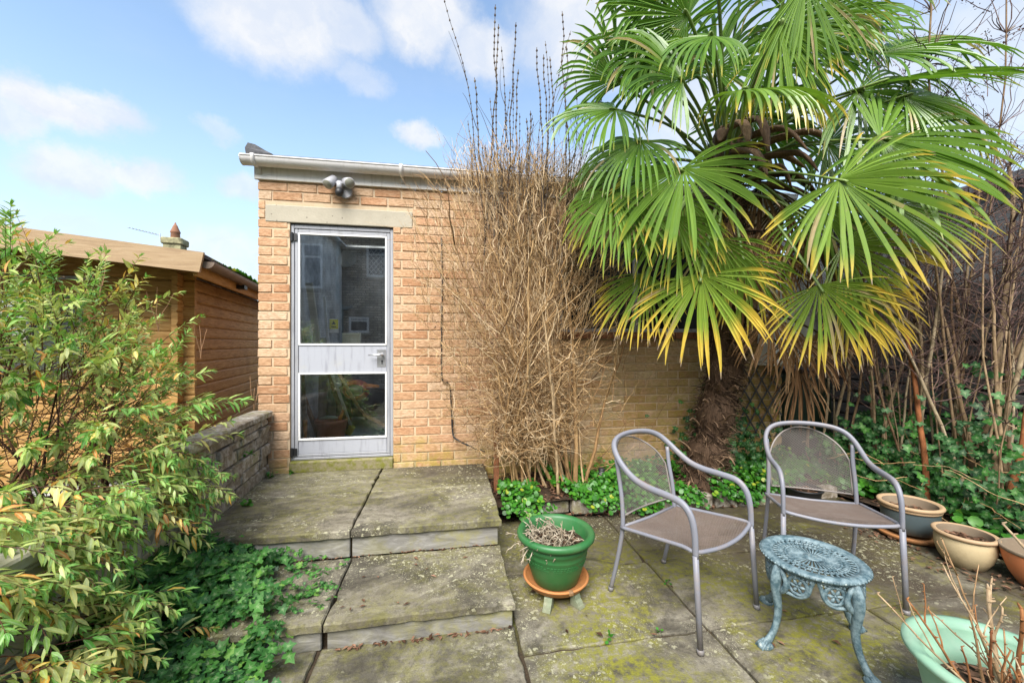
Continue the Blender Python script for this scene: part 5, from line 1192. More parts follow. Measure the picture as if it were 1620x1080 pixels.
for i in range(46):
    u = random.random(); q = tp[int(u * (len(tp) - 1))]; a = random.uniform(0, 6.28)
    out = Vector((math.cos(a), math.sin(a), 0)); p = q + out * 0.10; L = random.uniform(0.08, 0.2)
    pts = [p, p + out * L * 0.35 + UP * L * 0.5, p + out * L * 0.7 + UP * L * 0.75, p + out * L * 0.95 + UP * L * random.uniform(0.4, 0.9)]
    b = MB(True); b.tint = random.uniform(0.4, 1.0); b.tube([x - PB for x in smooth_path(pts, 2)], [0.026, 0.023, 0.02, 0.016, 0.013, 0.010, 0.007], 5, flat=(1, 0.45)); obj('leaf_base', b, FIBRE, palm)
for (p0, p1, p2) in [((2.30, 2.75, 2.72), (2.50, 2.62, 2.78), (2.68, 2.55, 2.66)), ((2.32, 2.75, 2.64), (2.50, 2.6, 2.68), (2.56, 2.55, 2.50)), ((2.36, 2.75, 2.62), (2.62, 2.62, 2.64), (2.80, 2.55, 2.46)), ((2.2, 2.74, 2.76), (2.06, 2.62, 2.80), (1.94, 2.56, 2.68)),
                     ((2.2, 2.72, 2.9), (2.14, 2.62, 2.78), (2.10, 2.58, 2.62)), ((2.25, 2.72, 2.9), (2.28, 2.60, 2.80), (2.30, 2.56, 2.64)), ((2.4, 2.74, 2.6), (2.66, 2.62, 2.52), (2.86, 2.56, 2.38)),
      ((2.05, 2.62, 2.92), (2.02, 2.40, 2.86), (1.98, 2.30, 2.66)), ((2.15, 2.6, 2.96), (2.14, 2.38, 2.88), (2.13, 2.30, 2.62)), ((2.2, 2.58, 2.86), (2.30, 2.36, 2.82), (2.40, 2.26, 2.62)), ((2.0, 2.62, 2.82), (1.88, 2.42, 2.80), (1.80, 2.34, 2.68)), ((2.25, 2.6, 2.8), (2.45, 2.34, 2.80), (2.55, 2.24, 2.70)), ((2.1, 2.6, 2.76), (2.12, 2.40, 2.66), (2.16, 2.34, 2.48)), ((2.3, 2.6, 2.72), (2.42, 2.36, 2.66), (2.50, 2.28, 2.50))]:
    b = MB(True); b.tint = random.uniform(0.3, 0.8); b.tube([Vector(x) - PB for x in smooth_path([p0, p1, p2], 5)], [0.03, 0.045, 0.05, 0.05, 0.045, 0.045, 0.04, 0.04, 0.03, 0.02, 0.01], 6, flat=(1.0, 0.4)); obj('dead_sheath', b, FIBRE, palm)

def frond(hub, ang, R_, toward=0.15, nup=0.35, spread=150, droop=0.35, yellow=0.3, nleaf=38, stalk=True, lobe=0.2, flip=1, seed=0, mat=None, start=None):
    """fan leaf: hub position, direction of the middle leaflet seen from the garden (degrees), radius"""
    rs = random.Random(seed * 7 + 3)
    hub = Vector(hub); a = R(ang)
    m_ = (CAMR * math.cos(a) + UP * math.sin(a) + TOW * toward).normalized()
    n = TOW * flip + UP * nup; n = (n - m_ * n.dot(m_)).normalized(); bn = n.cross(m_)
    V, F, T, Y, LF = [], [], [], [], []
    S = 8; sp = R(spread); dth = 2 * sp / (nleaf - 1)
    for i in range(nleaf):
        th = -sp + dth * i + rs.uniform(-1, 1) * 0.012; rel = abs(th) / sp
        L = R_ * (1 - 0.34 * rel ** 2) * rs.uniform(0.88, 1.05)
        d = (m_ * math.cos(th) + bn * math.sin(th)).normalized()
        d = (d + n * (0.10 - 0.16 * rel)).normalized()
        wdir = (bn * math.cos(th) - m_ * math.sin(th)).normalized()
        p = hub.copy(); b0 = len(V); dr = droop * rs.uniform(0.65, 1.45) + (1.0 if rs.random() < 0.07 else 0); lf = rs.random()
        side = rs.uniform(-0.16, 0.16)
        for k in range(S + 1):
            s_ = k / S
            if k: 
                g_ = dr * max(0.0, s_ - 0.30) ** 1.2 * 0.62
                d = (d - UP * g_ + wdir * side * 0.2).normalized(); p = p + d * (L / S)
            fuse = 0.38
            wid = (s_ * L * math.tan(dth / 2) * 1.02) if s_ < fuse else (fuse * L * math.tan(dth / 2)) * (1.06 - 0.12 * ((s_ - fuse) / (1 - fuse))) 
            if s_ > 0.72: wid *= max(0.12, 1 - ((s_ - 0.72) / 0.28) ** 1.6 * 0.9)
            wid = max(wid, 0.0012)
            ww = wdir - d * wdir.dot(d); ww = ww.normalized(); nn = d.cross(ww); nn = nn if nn.dot(n) > 0 else -nn
            fold = 0.75 * wid * (-1)
            V += [p - ww * wid + nn * (-fold), p + nn * (fold * 0.2), p + ww * wid + nn * (-fold)]
            T += [min(1.02, s_ * (0.985 + 0.03 * rs.random()))] * 3; Y += [yellow] * 3; LF += [lf] * 3
        for k in range(S):
            q = b0 + 3 * k; F += [(q, q + 1, q + 4, q + 3), (q + 1, q + 2, q + 5, q + 4)]
    me = mesh_np('frond', [tuple(v - PB) for v in V], F, False, {'tip': T, 'tint': Y, 'leaflet': LF} if mat is None else {'tint': LF})
    o = obj('frond' if mat is None else 'dead_frond', me, mat or PALM, palm)
    if stalk:
        st_ = Vector(start) if start else CR0 + Vector((rs.uniform(-0.06, 0.06), rs.uniform(-0.06, 0.06), rs.uniform(-0.1, 0.2)))
        mid = (st_ + hub) / 2 + UP * (0.10 * (hub - st_).length) 
        b = MB(True); b.tube([x - PB for x in smooth_path([st_, mid, hub, hub + m_ * 0.03], 5)], [0.013] * 6 + [0.010] * 5 + [0.008] * 5, 6, flat=(1.2, 0.8)); obj('leaf_stalk', b, PETIOLE if mat is None else FIBRE, o)
    return o
FR = [  # hub, angle, radius, toward, nup, spread, droop, yellow
    ((1.49, 2.28, 2.45), -80, 0.66, 0.30, 0.55, 118, 0.55, 0.34),
    ((1.64, 2.31, 1.78), -84, 0.66, 0.15, 0.35, 92, 0.42, 0.84),
    ((2.27, 1.94, 2.29), -42, 0.76, 0.30, 0.55, 108, 0.40, 0.52),
    ((2.64, 2.00, 2.59), -22, 0.80, 0.20, 0.55, 122, 0.38, 0.26),
    ((2.37, 2.16, 1.71), -72, 0.58, 0.10, 0.40, 84, 0.45, 0.80),
    ((2.72, 2.30, 2.02), -40, 0.70, 0.10, 0.40, 82, 0.40, 0.82),
    ((2.86, 2.38, 1.74), -52, 0.64, 0.10, 0.35, 70, 0.45, 0.88),
    ((1.58, 2.36, 3.50), 165, 0.62, 0.05, -0.30, 110, 0.35, 0.10),
    ((1.20, 2.64, 3.22), 95, 0.55, 0.05, 0.3, 120, 0.95, 0.12),
    ((1.18, 2.60, 2.98), 200, 0.58, 0.15, 0.6, 110, 1.15, 0.15),
    ((1.95, 2.02, 3.22), -85, 0.62, 0.05, 0.45, 52, 0.25, 0.42),
    ((2.02, 2.12, 3.30), -15, 0.66, 0.00, -0.5, 90, 0.65, 0.10),
    ((1.70, 2.02, 2.80), -6, 0.62, 0.10, 1.6, 115, 1.55, 0.45),
    ((2.76, 2.10, 3.02), 8, 0.92, -0.10, 1.7, 50, 0.40, 0.22),
    ((3.0, 2.30, 3.38), 12, 0.80, 0.0, 1.0, 100, 0.90, 0.12),
    ((2.72, 2.20, 3.02), -45, 0.78, 0.05, 0.7, 100, 1.0, 0.20),
    ((2.42, 2.80, 3.18), -80, 0.60, -0.1, 0.2, 130, 0.5, 0.05),
    ((1.60, 2.72, 3.36), 120, 0.64, 0.05, 0.4, 125, 1.1, 0.12),
    ((1.12, 2.55, 2.38), -105, 0.50, 0.15, 0.6, 90, 0.9, 0.30),
    ((1.32, 2.50, 2.72), -125, 0.58, 0.2, 0.7, 105, 1.1, 0.15),
    ((2.98, 2.30, 2.36), -12, 0.82, 0.05, 0.7, 70, 0.4, 0.42),
    ((1.22, 2.50, 2.28), -112, 0.55, 0.15, 0.5, 85, 0.7, 0.35),
    ((1.42, 2.62, 1.84), -110, 0.58, 0.05, 0.3, 70, 0.5, 0.66),
    ((1.95, 2.60, 3.35), 60, 0.66, 0.0, 0.2, 130, 1.0, 0.1),
    ((2.50, 2.60, 3.45), 40, 0.70, 0.0, 0.5, 130, 1.0, 0.1),
    ((2.95, 2.62, 2.90), -30, 0.75, 0.0, 0.5, 115, 0.8, 0.15),
    ((1.55, 2.95, 2.88), -150, 0.6, 0.0, 0.5, 125, 0.9, 0.1),
    ((2.70, 2.45, 2.34), -70, 0.62, 0.05, 0.3, 95, 0.7, 0.45),
    ((1.90, 2.50, 2.08), -95, 0.56, 0.05, 0.3, 90, 0.7, 0.50),
    ((2.15, 2.55, 1.96), -85, 0.58, 0.05, 0.3, 85, 0.8, 0.5),
    ((1.50, 2.30, 3.02), 150, 0.60, 0.1, 0.6, 115, 1.15, 0.15),
    ((3.10, 2.80, 2.55), -35, 0.70, 0.0, 0.5, 105, 0.8, 0.25),
    ((1.42, 2.55, 3.34), 170, 0.60, 0.1, 0.5, 115, 1.2, 0.12),
    ((1.30, 2.75, 2.62), -140, 0.58, 0.1, 0.5, 110, 1.0, 0.2),
    ((2.30, 2.30, 3.42), 20, 0.66, 0.05, 0.6, 110, 1.2, 0.15),
    ((2.62, 2.85, 3.10), -20, 0.66, 0.0, 0.4, 120, 0.9, 0.1),
    ((1.75, 2.35, 3.38), 200, 0.62, 0.1, 0.7, 100, 1.3, 0.2),
    ((1.80, 2.75, 2.45), -120, 0.58, 0.1, 0.4, 100, 0.8, 0.35),
    ((2.95, 2.10, 2.95), -25, 0.74, 0.1, 0.8, 85, 0.9, 0.2),
    ((1.55, 2.45, 2.20), -100, 0.56, 0.1, 0.4, 90, 0.7, 0.4),
    ((1.75, 2.30, 3.72), 100, 0.62, 0.1, 0.4, 120, 0.9, 0.1),
    ((2.25, 2.25, 3.72), 70, 0.64, 0.1, 0.4, 120, 0.9, 0.1),
    ((2.10, 2.50, 3.90), 95, 0.66, 0.05, 0.4, 130, 1.0, 0.08),
    ((2.62, 2.30, 3.62), 35, 0.66, 0.1, 0.5, 115, 1.1, 0.12),
    ((1.42, 2.42, 3.66), 140, 0.62, 0.1, 0.4, 120, 1.1, 0.12),
    ((2.85, 2.55, 3.62), 25, 0.68, 0.05, 0.6, 115, 1.0, 0.12),
    ((2.05, 1.95, 3.42), -70, 0.60, 0.05, 0.5, 70, 0.5, 0.3),
]
for i, (h, a, rr, tw, nu, sp, dr, yl_) in enumerate(FR): frond(h, a, rr, tw, nu, sp, dr, yl_, seed=i + 1)
for i, (h, a, rr, sp, dr) in enumerate([((2.70, 2.62, 1.14), -90, 0.50, 40, 0.5), ((2.60, 2.55, 1.40), -80, 0.50, 60, 0.6), ((2.45, 2.62, 1.55), -95, 0.5, 60, 0.6), ((2.85, 2.60, 1.42), -85, 0.46, 55, 0.6), ((2.15, 2.72, 2.3), -90, 0.5, 50, 0.6), ((2.40, 2.66, 2.2), -85, 0.5, 55, 0.6), ((2.3, 2.72, 1.9), -90, 0.5, 60, 0.6), ((2.72, 2.78, 2.5), -85, 0.55, 60, 0.6), ((2.52, 2.80, 2.62), -90, 0.5, 60, 0.7), ((2.9, 2.72, 2.2), -80, 0.5, 55, 0.6), ((2.62, 2.72, 2.05), -88, 0.5, 55, 0.6)]):
    frond(h, a, rr, 0.05, 0.2, sp, dr, 0, 26, seed=90 + i, mat=DEADPALM, start=(2.34, 2.90, 2.2 if h[2] > 1.7 else 1.6))

# ---------------------------------------------------------------- brown twiggy shrub against the wall
random.seed(12)
sh = thing('twiggy_shrub', 'tall bare shrub of tangled straw-brown twigs against the brick wall', 'shrub', (0.80, 3.16, 0.12))
SB = Vector(sh.location)
def grow(mb, p, d, L, r0, n, wob, up, tint, k=4, taper=0.4):
    pts = [Vector(p)]; d = Vector(d).normalized()
    for i in range(n): d = (d + rv(wob) + UP * up).normalized(); pts.append(pts[-1] + d * L / n)
    mb.tint = tint; mb.tube([x - mb.org for x in pts], [r0 * (1 - (1 - taper) * i / n) for i in range(n + 1)], k, caps=False); return pts
main = MB(True); main.org = SB
fine = MB(False); fine.org = SB
knobs = MB(True); knobs.org = SB
skeleton = []
for (x, l_, r_) in [(0.95, -0.28, 0.022), (1.0, -0.10, 0.020), (1.06, 0.08, 0.022), (0.90, -0.42, 0.016), (1.12, 0.22, 0.016), (0.72, -0.2, 0.013), (0.60, -0.1, 0.012)]:
    pts = grow(main, (x, 3.12, 0.08), (l_, -0.05, 1), 1.9, r_, 10, 0.12, 0.03, random.uniform(0.25, 0.5), 7, 0.3)
    for k in (3, 4, 5, 6, 7, 8): grow(main, pts[k], (random.uniform(-0.9, 0.7), random.uniform(-0.5, 0.1), 0.8), random.uniform(0.4, 0.8), 0.006, 7, 0.18, 0.05, random.random(), 5)
for i in range(19):
    p = (random.gauss(0.98, 0.10) if i % 4 else random.uniform(0.5, 0.75), random.uniform(3.04, 3.28), 0.10); lean = random.uniform(-0.52, 0.14) if i % 4 else random.uniform(-0.25, 0.1)
    pts = grow(main, p, (lean, random.uniform(-0.22, 0.05), 1), random.uniform(1.5, 2.5), random.uniform(0.006, 0.016), 11, 0.17, 0.05, random.random(), 6, 0.35)
    skeleton.append(pts)
    for k in range(2, 11):
        if random.random() < 0.85: q = grow(main, pts[k], (random.uniform(-1, 0.8), random.uniform(-0.9, 0.2), random.uniform(0.2, 1)), random.uniform(0.25, 0.7), 0.0045, 7, 0.22, 0.05, random.random(), 4); skeleton.append(q)
def in_shrub():
    """random point in the shrub's outline: broad at mid height, cut short below"""
    while True:
        z = random.uniform(0.45, 2.72); u = (z - 0.45) / 2.27
        half = 0.74 * (math.sin(min(1, u * 1.25 + 0.22) * math.pi * 0.5)) * (1.0 if u < 0.8 else 1 - (u - 0.8) * 1.9)
        cx = 0.55 + 0.08 * u
        x = random.gauss(0, 0.46) * half * 1.25
        if abs(x) > half * 1.15: continue
        return Vector((cx + x, 3.08 - abs(random.gauss(0, 0.15)) + random.uniform(0, 0.2), z)), u
for i in range(5600):
    p, u = in_shrub()
    side = (p.x - 0.58) * 1.1
    if u > 0.40: d = Vector((side * 0.7 + random.uniform(-0.38, 0.38), random.uniform(-0.45, 0.2), random.uniform(0.5, 1.3)))
    else: d = Vector((side + random.uniform(-1, 1), random.uniform(-0.9, 0.3), random.uniform(-0.55, 0.95)))
    L = random.uniform(0.06, 0.26) * (1.3 if u > 0.6 else 1.0); back = (p.y - 2.85) / 0.4  # tint darkens with depth: shaded gaps of the tangle put into twig colour
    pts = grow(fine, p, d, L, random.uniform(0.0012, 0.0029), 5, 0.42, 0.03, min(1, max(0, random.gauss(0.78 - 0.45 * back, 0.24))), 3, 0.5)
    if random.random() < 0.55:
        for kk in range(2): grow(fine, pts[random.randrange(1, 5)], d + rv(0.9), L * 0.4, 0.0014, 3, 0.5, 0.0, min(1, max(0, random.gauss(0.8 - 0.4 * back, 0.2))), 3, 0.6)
# longer loose shoots leaving the outline, to the left over the bricks and down to the right
for i in range(170):
    p, u = in_shrub(); d = Vector((random.uniform(-1.0, 0.3) if random.random() < 0.7 else random.uniform(0.2, 1), random.uniform(-0.4, 0.1), random.uniform(-0.2, 0.9)))
    grow(fine, p, d, random.uniform(0.2, 0.5), 0.0020, 7, 0.22, 0.02, random.random(), 3, 0.5)
for i in range(70):
    p = Vector((random.uniform(0.9, 1.75), random.uniform(3.0, 3.35), random.uniform(0.2, 1.9))); grow(fine, p, (random.uniform(-0.7, 0.7), random.uniform(-0.2, 0.2), random.uniform(-0.4, 1)), random.uniform(0.3, 0.8), 0.003, 8, 0.15, 0.0, random.uniform(0.1, 0.7), 4, 0.5)
dl = MB(); dl.org = SB
for i in range(260):
    p, u = in_shrub(); p = p - SB; p.y -= 0.05; s_ = random.uniform(0.006, 0.016); dl.tint = random.random(); dl.add([p + rv(s_), p + rv(s_), p + rv(s_), p + rv(s_)], [(0, 1, 2), (0, 2, 3)])
obj('dead_leaves', dl, LITTER, sh, kind='stuff')
obj('branches', main, TWIG, sh); obj('twigs', fine, TWIG, sh)
# tall upright shoots with knobbly nodes
tall = MB(True); tall.org = SB
for i in range(54):
    x = random.choice([random.uniform(0.18, 1.05), random.uniform(0.3, 0.75), random.uniform(0.65, 1.1)]); z0 = random.uniform(2.1, 2.45)
    L = random.choice([random.uniform(0.25, 0.6), random.uniform(0.4, 1.0), random.uniform(0.9, 1.6) if abs(x - 0.62) < 0.36 and i % 2 else 0.5])
    pts = grow(tall, (x, 3.02 + random.uniform(-0.12, 0.1), z0), ((x - 0.62) * 0.30 + random.uniform(-0.11, 0.11), -0.03, 1), L, 0.0034, 10, 0.09, 0.05, random.random(), 4, 0.45)
    nn = int(L / 0.055)
    for k in range(nn):
        u = (k + 0.5) / nn * 10; j = int(u); q = pts[j].lerp(pts[j + 1], u - j) - SB; knobs.tint = random.random()
        knobs.lathe([(0.003, -0.008), (0.0066, 0.0), (0.003, 0.008)], 5, Matrix.Translation(q))
    if L > 0.5 and random.random() < 0.6: grow(tall, pts[random.randrange(3, 8)], (random.choice((-1, 1)) * 0.5, 0, 1), L * 0.3, 0.0022, 6, 0.14, 0.06, random.random(), 4)
for (pa, pb) in [((0.413, 3.04, 2.569), (0.375, 2.98, 3.926)), ((0.452, 3.04, 2.617), (0.535, 2.98, 3.812)), ((0.296, 3.04, 2.618), (0.215, 2.98, 3.349)), ((0.800, 3.04, 2.53), (0.70, 2.98, 3.64)), ((0.84, 3.04, 2.58), (0.755, 2.98, 3.59)),
                 ((0.97, 3.04, 2.68), (0.905, 2.98, 3.95)), ((0.99, 3.04, 2.58), (0.94, 2.98, 3.68)), ((0.62, 3.04, 2.62), (0.65, 2.98, 3.14)), ((0.67, 3.04, 2.62), (0.617, 2.98, 3.08)), ((0.305, 3.04, 2.74), (0.40, 2.98, 3.78)), ((0.89, 3.04, 2.53), (0.805, 2.98, 3.58)), ((0.52, 3.04, 2.62), (0.555, 2.98, 3.45))]:
    A, B = Vector(pa) - UP * 0.6, Vector(pb); L = (B - A).length
    pts = [A.lerp(B, k / 10) + Vector((random.uniform(-1, 1), random.uniform(-1, 1), 0)) * 0.016 * (1 if 0 < k < 10 else 0) for k in range(11)]
    tall.tint = random.random(); tall.tube([q - SB for q in pts], [0.0062 - 0.00036 * k for k in range(11)], 5, caps=False)
    nn = int(L / 0.05)
    for k in range(nn):
        u = (k + 0.5) / nn * 10; j = min(9, int(u)); q = pts[j].lerp(pts[j + 1], u - j) - SB; knobs.tint = random.random()
        knobs.lathe([(0.004, -0.011), (0.0090, 0.0), (0.004, 0.011)], 5, Matrix.Translation(q))
    if random.random() < 0.6: grow(tall, pts[random.randrange(4, 8)], (random.choice((-1, 1)) * 0.4, 0, 1), L * 0.22, 0.003, 6, 0.2, 0.06, random.random(), 4)
obj('tall_shoots', tall, TALLTWIG, sh); obj('shoot_nodes', knobs, TALLTWIG, sh, kind='stuff')

# ---------------------------------------------------------------- leafy shrub over the left walls
random.seed(9)
ls = thing('leafy_shrub', 'large arching shrub with narrow green and yellow leaves spilling over the low walls', 'shrub', (-2.05, 2.35, 0))
LB = Vector(ls.location); lv = Leaves(); tw = MB(False); tw.org = LB
def spray(p, d, L, r0, nl, lsize, droop, leafy=0.35):
    pts = [Vector(p)]; d = Vector(d).normalized(); n = 9
    for i in range(n): d = (d + rv(0.09) - UP * droop * (i / n)).normalized(); pts.append(pts[-1] + d * L / n)
    tw.tint = random.random(); tw.tube([x - LB for x in pts], [r0 * (1 - 0.7 * i / n) for i in range(n + 1)], 4, caps=False)
    base_t = random.gauss(0.47, 0.20)
    for k in range(nl):
        u = leafy + (1 - leafy) * (k + 0.5) / nl; j = min(n - 1, int(u * n)); q = pts[j].lerp(pts[j + 1], u * n - j); ax = (pts[j + 1] - pts[j]).normalized()
        s_, t_ = frame_of(ax); a0 = random.uniform(0, 6.28) 
        for h in (0, math.pi):
            o_ = s_ * math.cos(a0 + h) + t_ * math.sin(a0 + h)
            ld = (ax * 0.9 + o_ * random.uniform(0.5, 1.0) - UP * random.uniform(0.0, 0.35)).normalized()
            tn = base_t + random.gauss(0, 0.12)
            if random.random() < 0.035: tn = random.uniform(0.88, 1.0)
            sz_ = lsize * random.uniform(0.45, 1.3) * (0.75 + 0.4 * math.sin(u * 3.0))
            lv.lance(q - LB, ld, (UP + rv(0.4)), sz_, sz_ * random.uniform(0.22, 0.32), min(1, max(0, tn)), random.uniform(0.1, 0.45), random.uniform(0.1, 0.35))
    # tip tuft: bright fresh green
    for k in range(6): lv.lance(pts[-1] - LB, d + rv(0.7) + UP * 0.2, UP + rv(0.3), lsize * 0.6, lsize * 0.16, random.uniform(0.0, 0.3), 0.2)
def shell_point():
    """on and inside the shrub's rounded mass (world)"""
    while True:
        x, y, z = random.uniform(-3.1, -1.3), random.uniform(1.45, 3.05), random.uniform(0.35, 1.68)
        e = ((x + 2.18) / 0.78) ** 2 + ((y - 2.25) / 0.82) ** 2 + ((z - 0.80) / (0.88 if x < -1.8 else 0.70)) ** 2
        if 0.25 < e < 1.0 and not (z < 0.75 and x > -1.62) and not (x > -1.80 and y > 2.42 + (z - 0.8) * 0.4): return Vector((x, y, z)), e
cen = Vector((-2.1, 2.4, 0.55))
for i in range(26):
    a = random.uniform(0, 6.28); tip = Vector((-2.15 + 0.5 * math.cos(a), 2.3 + 0.5 * math.sin(a), random.uniform(0.9, 1.4)))
    base = Vector((random.uniform(-2.3, -1.8), random.uniform(2.1, 2.6), 0.0)); tw.tint = random.random()
    tw.tube([x - LB for x in smooth_path([base, base.lerp(tip, 0.45) + UP * 0.25, tip], 5)], [0.007] * 6 + [0.0035] * 5, 5, caps=False)
for i in range(1120):
    p, e = shell_point(); o_ = (p - cen).normalized(); d = o_ * 0.9 + UP * 0.25 + rv(0.5) + Vector((0.25, -0.25, 0))
    spray(p, d, random.uniform(0.18, 0.36), 0.0024, random.randint(8, 11), 0.056, 0.10)
for i in range(480):                                               # bare red-brown tangle inside
    p, e = shell_point(); p = cen.lerp(p, 0.85) - UP * 0.1; grow(tw, p, Vector((random.uniform(0, 1), random.uniform(-1, 0.2), random.uniform(-0.3, 0.5))), random.uniform(0.2, 0.5), 0.0024, 7, 0.25, -0.02, random.random(), 3, 0.5)
for i in range(170):                                               # sprays falling over the screen blocks
    p = Vector((random.uniform(-1.62, -1.36), random.uniform(1.25, 2.35), random.uniform(0.50, 0.82)))
    spray(p, Vector((random.uniform(0.5, 1.0), random.uniform(-0.5, 0.2), random.uniform(-0.2, 0.35))), random.uniform(0.22, 0.40), 0.0024, random.randint(7, 10), 0.054, 0.16)
for i in range(9):
    p = Vector((random.uniform(-1.5, -1.36), random.uniform(2.0, 2.4), random.uniform(0.55, 1.0))); spray(p, Vector((random.uniform(0.4, 1.0), random.uniform(-0.6, 0.3), random.uniform(-0.1, 0.5))), random.uniform(0.2, 0.36), 0.0024, 8, 0.060, 0.12)
for i in range(64):                                                # near sprays low at the front
    p = Vector((random.uniform(-1.45, -1.2), random.uniform(1.3, 1.75), random.uniform(0.12, 0.45))); spray(p, Vector((random.uniform(0.5, 1.0), random.uniform(-0.4, 0.2), random.uniform(-0.1, 0.4))), random.uniform(0.2, 0.34), 0.0026, 8, 0.058, 0.14)
for (x, y, z, L) in [(-1.62, 2.55, 1.40, 0.30), (-1.35, 2.45, 1.25, 0.28), (-1.95, 2.6, 1.6, 0.30), (-2.10, 2.25, 1.55, 0.38), (-1.1, 2.5, 0.95, 0.2)]:
    for k in range(3): grow(tw, (x, y, z), (random.uniform(-0.3, 0.3), 0, 1), L * random.uniform(0.6, 1), 0.0022, 6, 0.16, 0.05, 1.0, 3)
obj('foliage', lv.mesh('foliage'), SHRUBLEAF, ls); obj('stems', tw, REDTWIG, ls)

# ---------------------------------------------------------------- ivy beside the steps
random.seed(14)
def ivy_patch(name, label, org, pts, size, mat, kind='stuff', shape=IVY, up=0.9, tintf=None, cat='ivy'):
    L_ = Leaves(); O_ = Vector(org)
    for (p, n) in pts:
        nn = (Vector(n) * up + rv(0.55)).normalized(); d = rv(1); d = (d - nn * d.dot(nn)); 
        if d.length < 0.05: continue
        L_.outline(Vector(p) - O_, d, nn, random.uniform(*size), shape, min(1, max(0, tintf() if tintf else random.gauss(0.5, 0.25))), random.uniform(-0.1, 0.35))
    o = obj(name, L_.mesh(name), mat, None, org, kind=kind); return tag(o, label, cat)
pts = []
for i in range(4200):
    x, y = random.uniform(-1.40, -0.62), random.uniform(0.95, 2.36)
    lim = -0.86 + 0.16 * math.sin(y * 5) + (0.05 if y > 1.8 else -0.10 + 0.2 * (y - 1.2))
    if x > lim + abs(random.gauss(0, 0.07)): continue
    base = 0.13 * max(0, min(1, (-0.95 - x) / 0.3)) + 0.10 * (1 if (y > 1.85 and x < -0.93) else 0.2)
    if x > -0.97 and y > 1.83: base = 0.128
    pts.append(((x, y, base + random.uniform(0.02, 0.10) + 0.04 * wav(x * 2, y * 2)), (0.25, -0.3, 1)))
ivy_patch('ground_ivy', 'dark green ivy covering the corner beside the steps', (-1.1, 1.7, 0), pts, (0.028, 0.060), IVYLEAF, tintf=lambda: random.gauss(0.58, 0.24))
pts = []                                                            # small creeping shoots over the treads
for i in range(20):
    p = Vector((random.uniform(-0.92, -0.70), random.uniform(1.83, 2.3), 0.135)); d = Vector((1, random.uniform(-0.5, 0.5), 0))
    for k in range(random.randint(6, 14)): d = (d + Vector((0, random.uniform(-0.5, 0.5), 0))).normalized(); p = p + d * 0.020; pts.append(((p.x, p.y, 0.130 + random.uniform(0, 0.02)), (0, 0, 1)))
for i in range(60): pts.append(((random.uniform(-1.25, -0.75), 2.335 + random.uniform(-0.03, 0), 0.14 + random.uniform(0, 0.06)), (0, -1, 0.6)))
ivy_patch('creeping_ivy', 'small ivy shoots creeping across the lower step', (-0.8, 2.1, 0.12), pts, (0.016, 0.034), IVYLEAF, tintf=lambda: random.gauss(0.7, 0.2))
# ---------------------------------------------------------------- ground cover in the bed
random.seed(15); pts = []
def clump_ok(x, y): return math.sin(x * 5.2 + 0.6) + 0.7 * math.sin(x * 11 + y * 9) + 0.5 * math.sin(y * 14 + x * 3) > -1.0
while len(pts) < 6500:
    x, y = random.uniform(0.42, 3.3), random.uniform(2.80, 3.42)
    if y > 3.26 - 0.08 * math.sin(x * 4) and x < 2.0 and random.random() < 0.8: continue
    if x < 0.75 and y > 3.14: continue
    if not clump_ok(x, y): continue
    if abs(x - 2.23) < 0.17 and y > 2.98: continue
    front = max(0, 2.92 - y)
    z = bed_z(x, y) + 0.03 + 0.09 * random.random() + 0.05 * wav(x * 1.5, y * 1.5) - front * 0.75 
    pts.append(((x, y, max(0.02, z)), (0, -0.45 - front * 4, 1)))
ivy_patch('ground_cover', 'bright green low ground cover filling the planting bed', (1.6, 3.1, 0.1), pts, (0.022, 0.042), COVERLEAF, shape=ROUND, tintf=lambda: random.gauss(0.52, 0.24), cat='ground cover')
pts = []
while len(pts) < 1500:
    x, y = random.uniform(3.38, 4.2), random.uniform(1.2, 3.2)
    if math.sin(x * 6 + y * 4) + math.sin(y * 7) < -0.5: continue
    pts.append(((x, y, side_z(x, y) + random.uniform(0.02, 0.12)), (-0.3, -0.4, 1)))
ivy_patch('ground_cover', 'broad bright green leaves spreading behind the glazed pots', (3.7, 2.2, 0.1), pts, (0.035, 0.075), COVERLEAF, shape=ROUND, tintf=lambda: random.gauss(0.45, 0.2), cat='ground cover')
# leaf litter
b = MB(); leaf_bits(b, 1100, 1.5, 0.30, lambda x, y: bed_z(x, y) if y > 2.93 else 0.004, 41, (0.012, 0.034), 0.02, 1.85, 3.12)
leaf_bits(b, 260, 0.22, 0.20, lambda x, y: bed_z(x, y), 46, (0.012, 0.03), 0.03, 0.58, 3.25)
leaf_bits(b, 700, 0.55, 1.1, lambda x, y: side_z(x, y) if x > 3.36 else 0.006, 42, (0.014, 0.036), 0.02, 3.75, 2.2)
leaf_bits(b, 150, 0.22, 0.55, lambda x, y: 0.008, 43, (0.010, 0.024), 0.01, 3.0, 2.1)
leaf_bits(b, 90, 0.12, 0.5, lambda x, y: 0.02, 44, (0.012, 0.05), 0.03, -0.9, 1.5)
tag(obj('leaf_litter', b, LITTER, kind='stuff'), 'brown dead leaves scattered over soil and paving', 'leaf litter')
b = MB(); leaf_bits(b, 26, 1.6, 0.6, lambda x, y: 0.006, 51, (0.008, 0.022), 0.006, 1.6, 1.95); leaf_bits(b, 14, 0.6, 0.22, lambda x, y: 0.124, 52, (0.008, 0.02), 0.005, -0.2, 2.08)
for i in range(60): 
    x = random.uniform(-0.5, 0.3); leaf_bits(b, 1, 0.01, 0.01, 0.002, 600 + i, (0.008, 0.02), 0.012, x, 1.80)
    x = random.uniform(-0.9, 0.3); leaf_bits(b, 1, 0.01, 0.008, 0.122, 700 + i, (0.006, 0.014), 0.008, x, 2.34)
